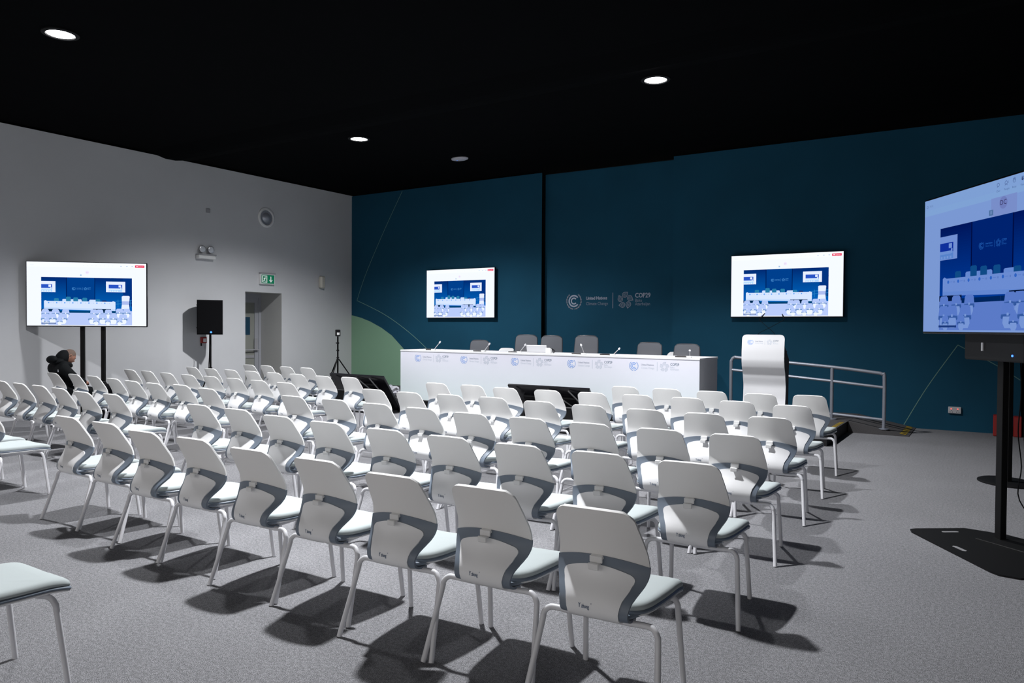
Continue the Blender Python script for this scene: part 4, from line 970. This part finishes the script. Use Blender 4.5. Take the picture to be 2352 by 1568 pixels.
fs = [(i*n1+j, (i+1)*n1+j, (i+1)*n1+(j+1) % n1, i*n1+(j+1) % n1) for i in range(n2) for j in range(n1)]
q.add(vs, fs, 0, True); q.xform(HT); HEAD = q.build('head', M_SKIN, t, 80)
# stubble cap: same surface a little proud, over crown, back and sides
q = MB(); keep = []
for f in fs:
    cz = sum(vs[i][2] for i in f)/4/.112; cy = sum(vs[i][1] for i in f)/4/.094
    if cz > .45-0.95*(0.55-cy) and cz > -.45 or (cz > .62): keep.append(f)
q.add([(x*1.018, y*1.018, z*1.018) for x, y, z in vs], keep, 0, True); q.xform(HT); q.build('hair', M_STUB, t, 80)
for s in (-1, 1):
    e_ = MB(); pr_ = []
    for i in range(14):
        a = 2*pi*i/14; pr_.append((s*(.072+.006*sin(a)), -.008+.017*cos(a), -.004+.030*sin(a)))
    e_.tube(pr_+[pr_[0]], .0055, 6, caps=False); e_.add([(s*.070, -.008+.015*cos(2*pi*i/12), -.004+.026*sin(2*pi*i/12)) for i in range(12)], [tuple(range(12))]); e_.xform(HT); e_.build('ear', M_SKIN, t)
    y_ = MB(); y_.tube([(s*.015, .083, .005), (s*.027, .083, .0), (s*.038, .078, .004)], .004, 6); y_.xform(HT); y_.build('eyelid', M_STUB, t)
    y_ = MB(); y_.tube([(s*.012, .094, .020), (s*.027, .092, .025), (s*.042, .083, .020)], .0032, 5); y_.xform(HT); y_.build('eyebrow', M_STUB, t)
# raised collar / hood behind the head
hd = MB(); hd.tube([Vector((.095*sin(2*pi*k/18), -.01+.098*cos(2*pi*k/18), .955-.035*cos(2*pi*k/18))) for k in range(19)], .040, 10, caps=False)
hd.build('collar', M_JACKET, t)
blob('hood', (0, -.150, 1.015), (.12, .062, .060), M_JACKET, (rad(20), 0, 0))
blob('raised_hood', (0, -.012, 1.035), (.098, .088, .128), M_JACKET, (rad(-28), 0, 0))
blob('hood_fold', (0, -.085, .99), (.13, .09, .050), M_JACKET, (rad(12), 0, 0))
MB().box(.157, .160, -.145, -.125, .84, .875).build('jacket_patch', M_STEEL, t)
# hands, fingers curled together in the lap
for s in (-1, 1):
    vv_ = [(s*.165, .28, .665), (s*.12, .315, .655), (s*.075, .345, .65)]; rr_ = [.028, (.03, .022), (.036, .018)]; ee = [(0, 1), (1, 2)]
    bx = 3
    for k in range(4):
        ox = .05-.0*k; fy = .335+.010*k; fz = .668-.014*k; L_ = (.034, .038, .036, .028)[k]
        a_ = len(vv_); vv_ += [(s*.05, fy+.012, fz), (s*(.05-L_*.8), fy+.016, fz-.004), (s*(.05-L_*1.3), fy+.004, fz-.012)]; rr_ += [.0088, .008, .0068]; ee += [(2, a_), (a_, a_+1), (a_+1, a_+2)]
    a_ = len(vv_); vv_ += [(s*.095, .318, .682), (s*.062, .322, .70), (s*.035, .328, .702)]; rr_ += [.012, .0095, .008]; ee += [(1, a_), (a_, a_+1), (a_+1, a_+2)]
    skin_obj('hand', vv_, ee, rr_, M_SKIN, t, sub=2).location.y = -.04
for s in (-1, 1):
    sh = MB(); sh.box(s*.15-.05, s*.15+.05, .30, .57, 0, .075, bev=.02); sh.build('shoe', M_BPLAST, t)
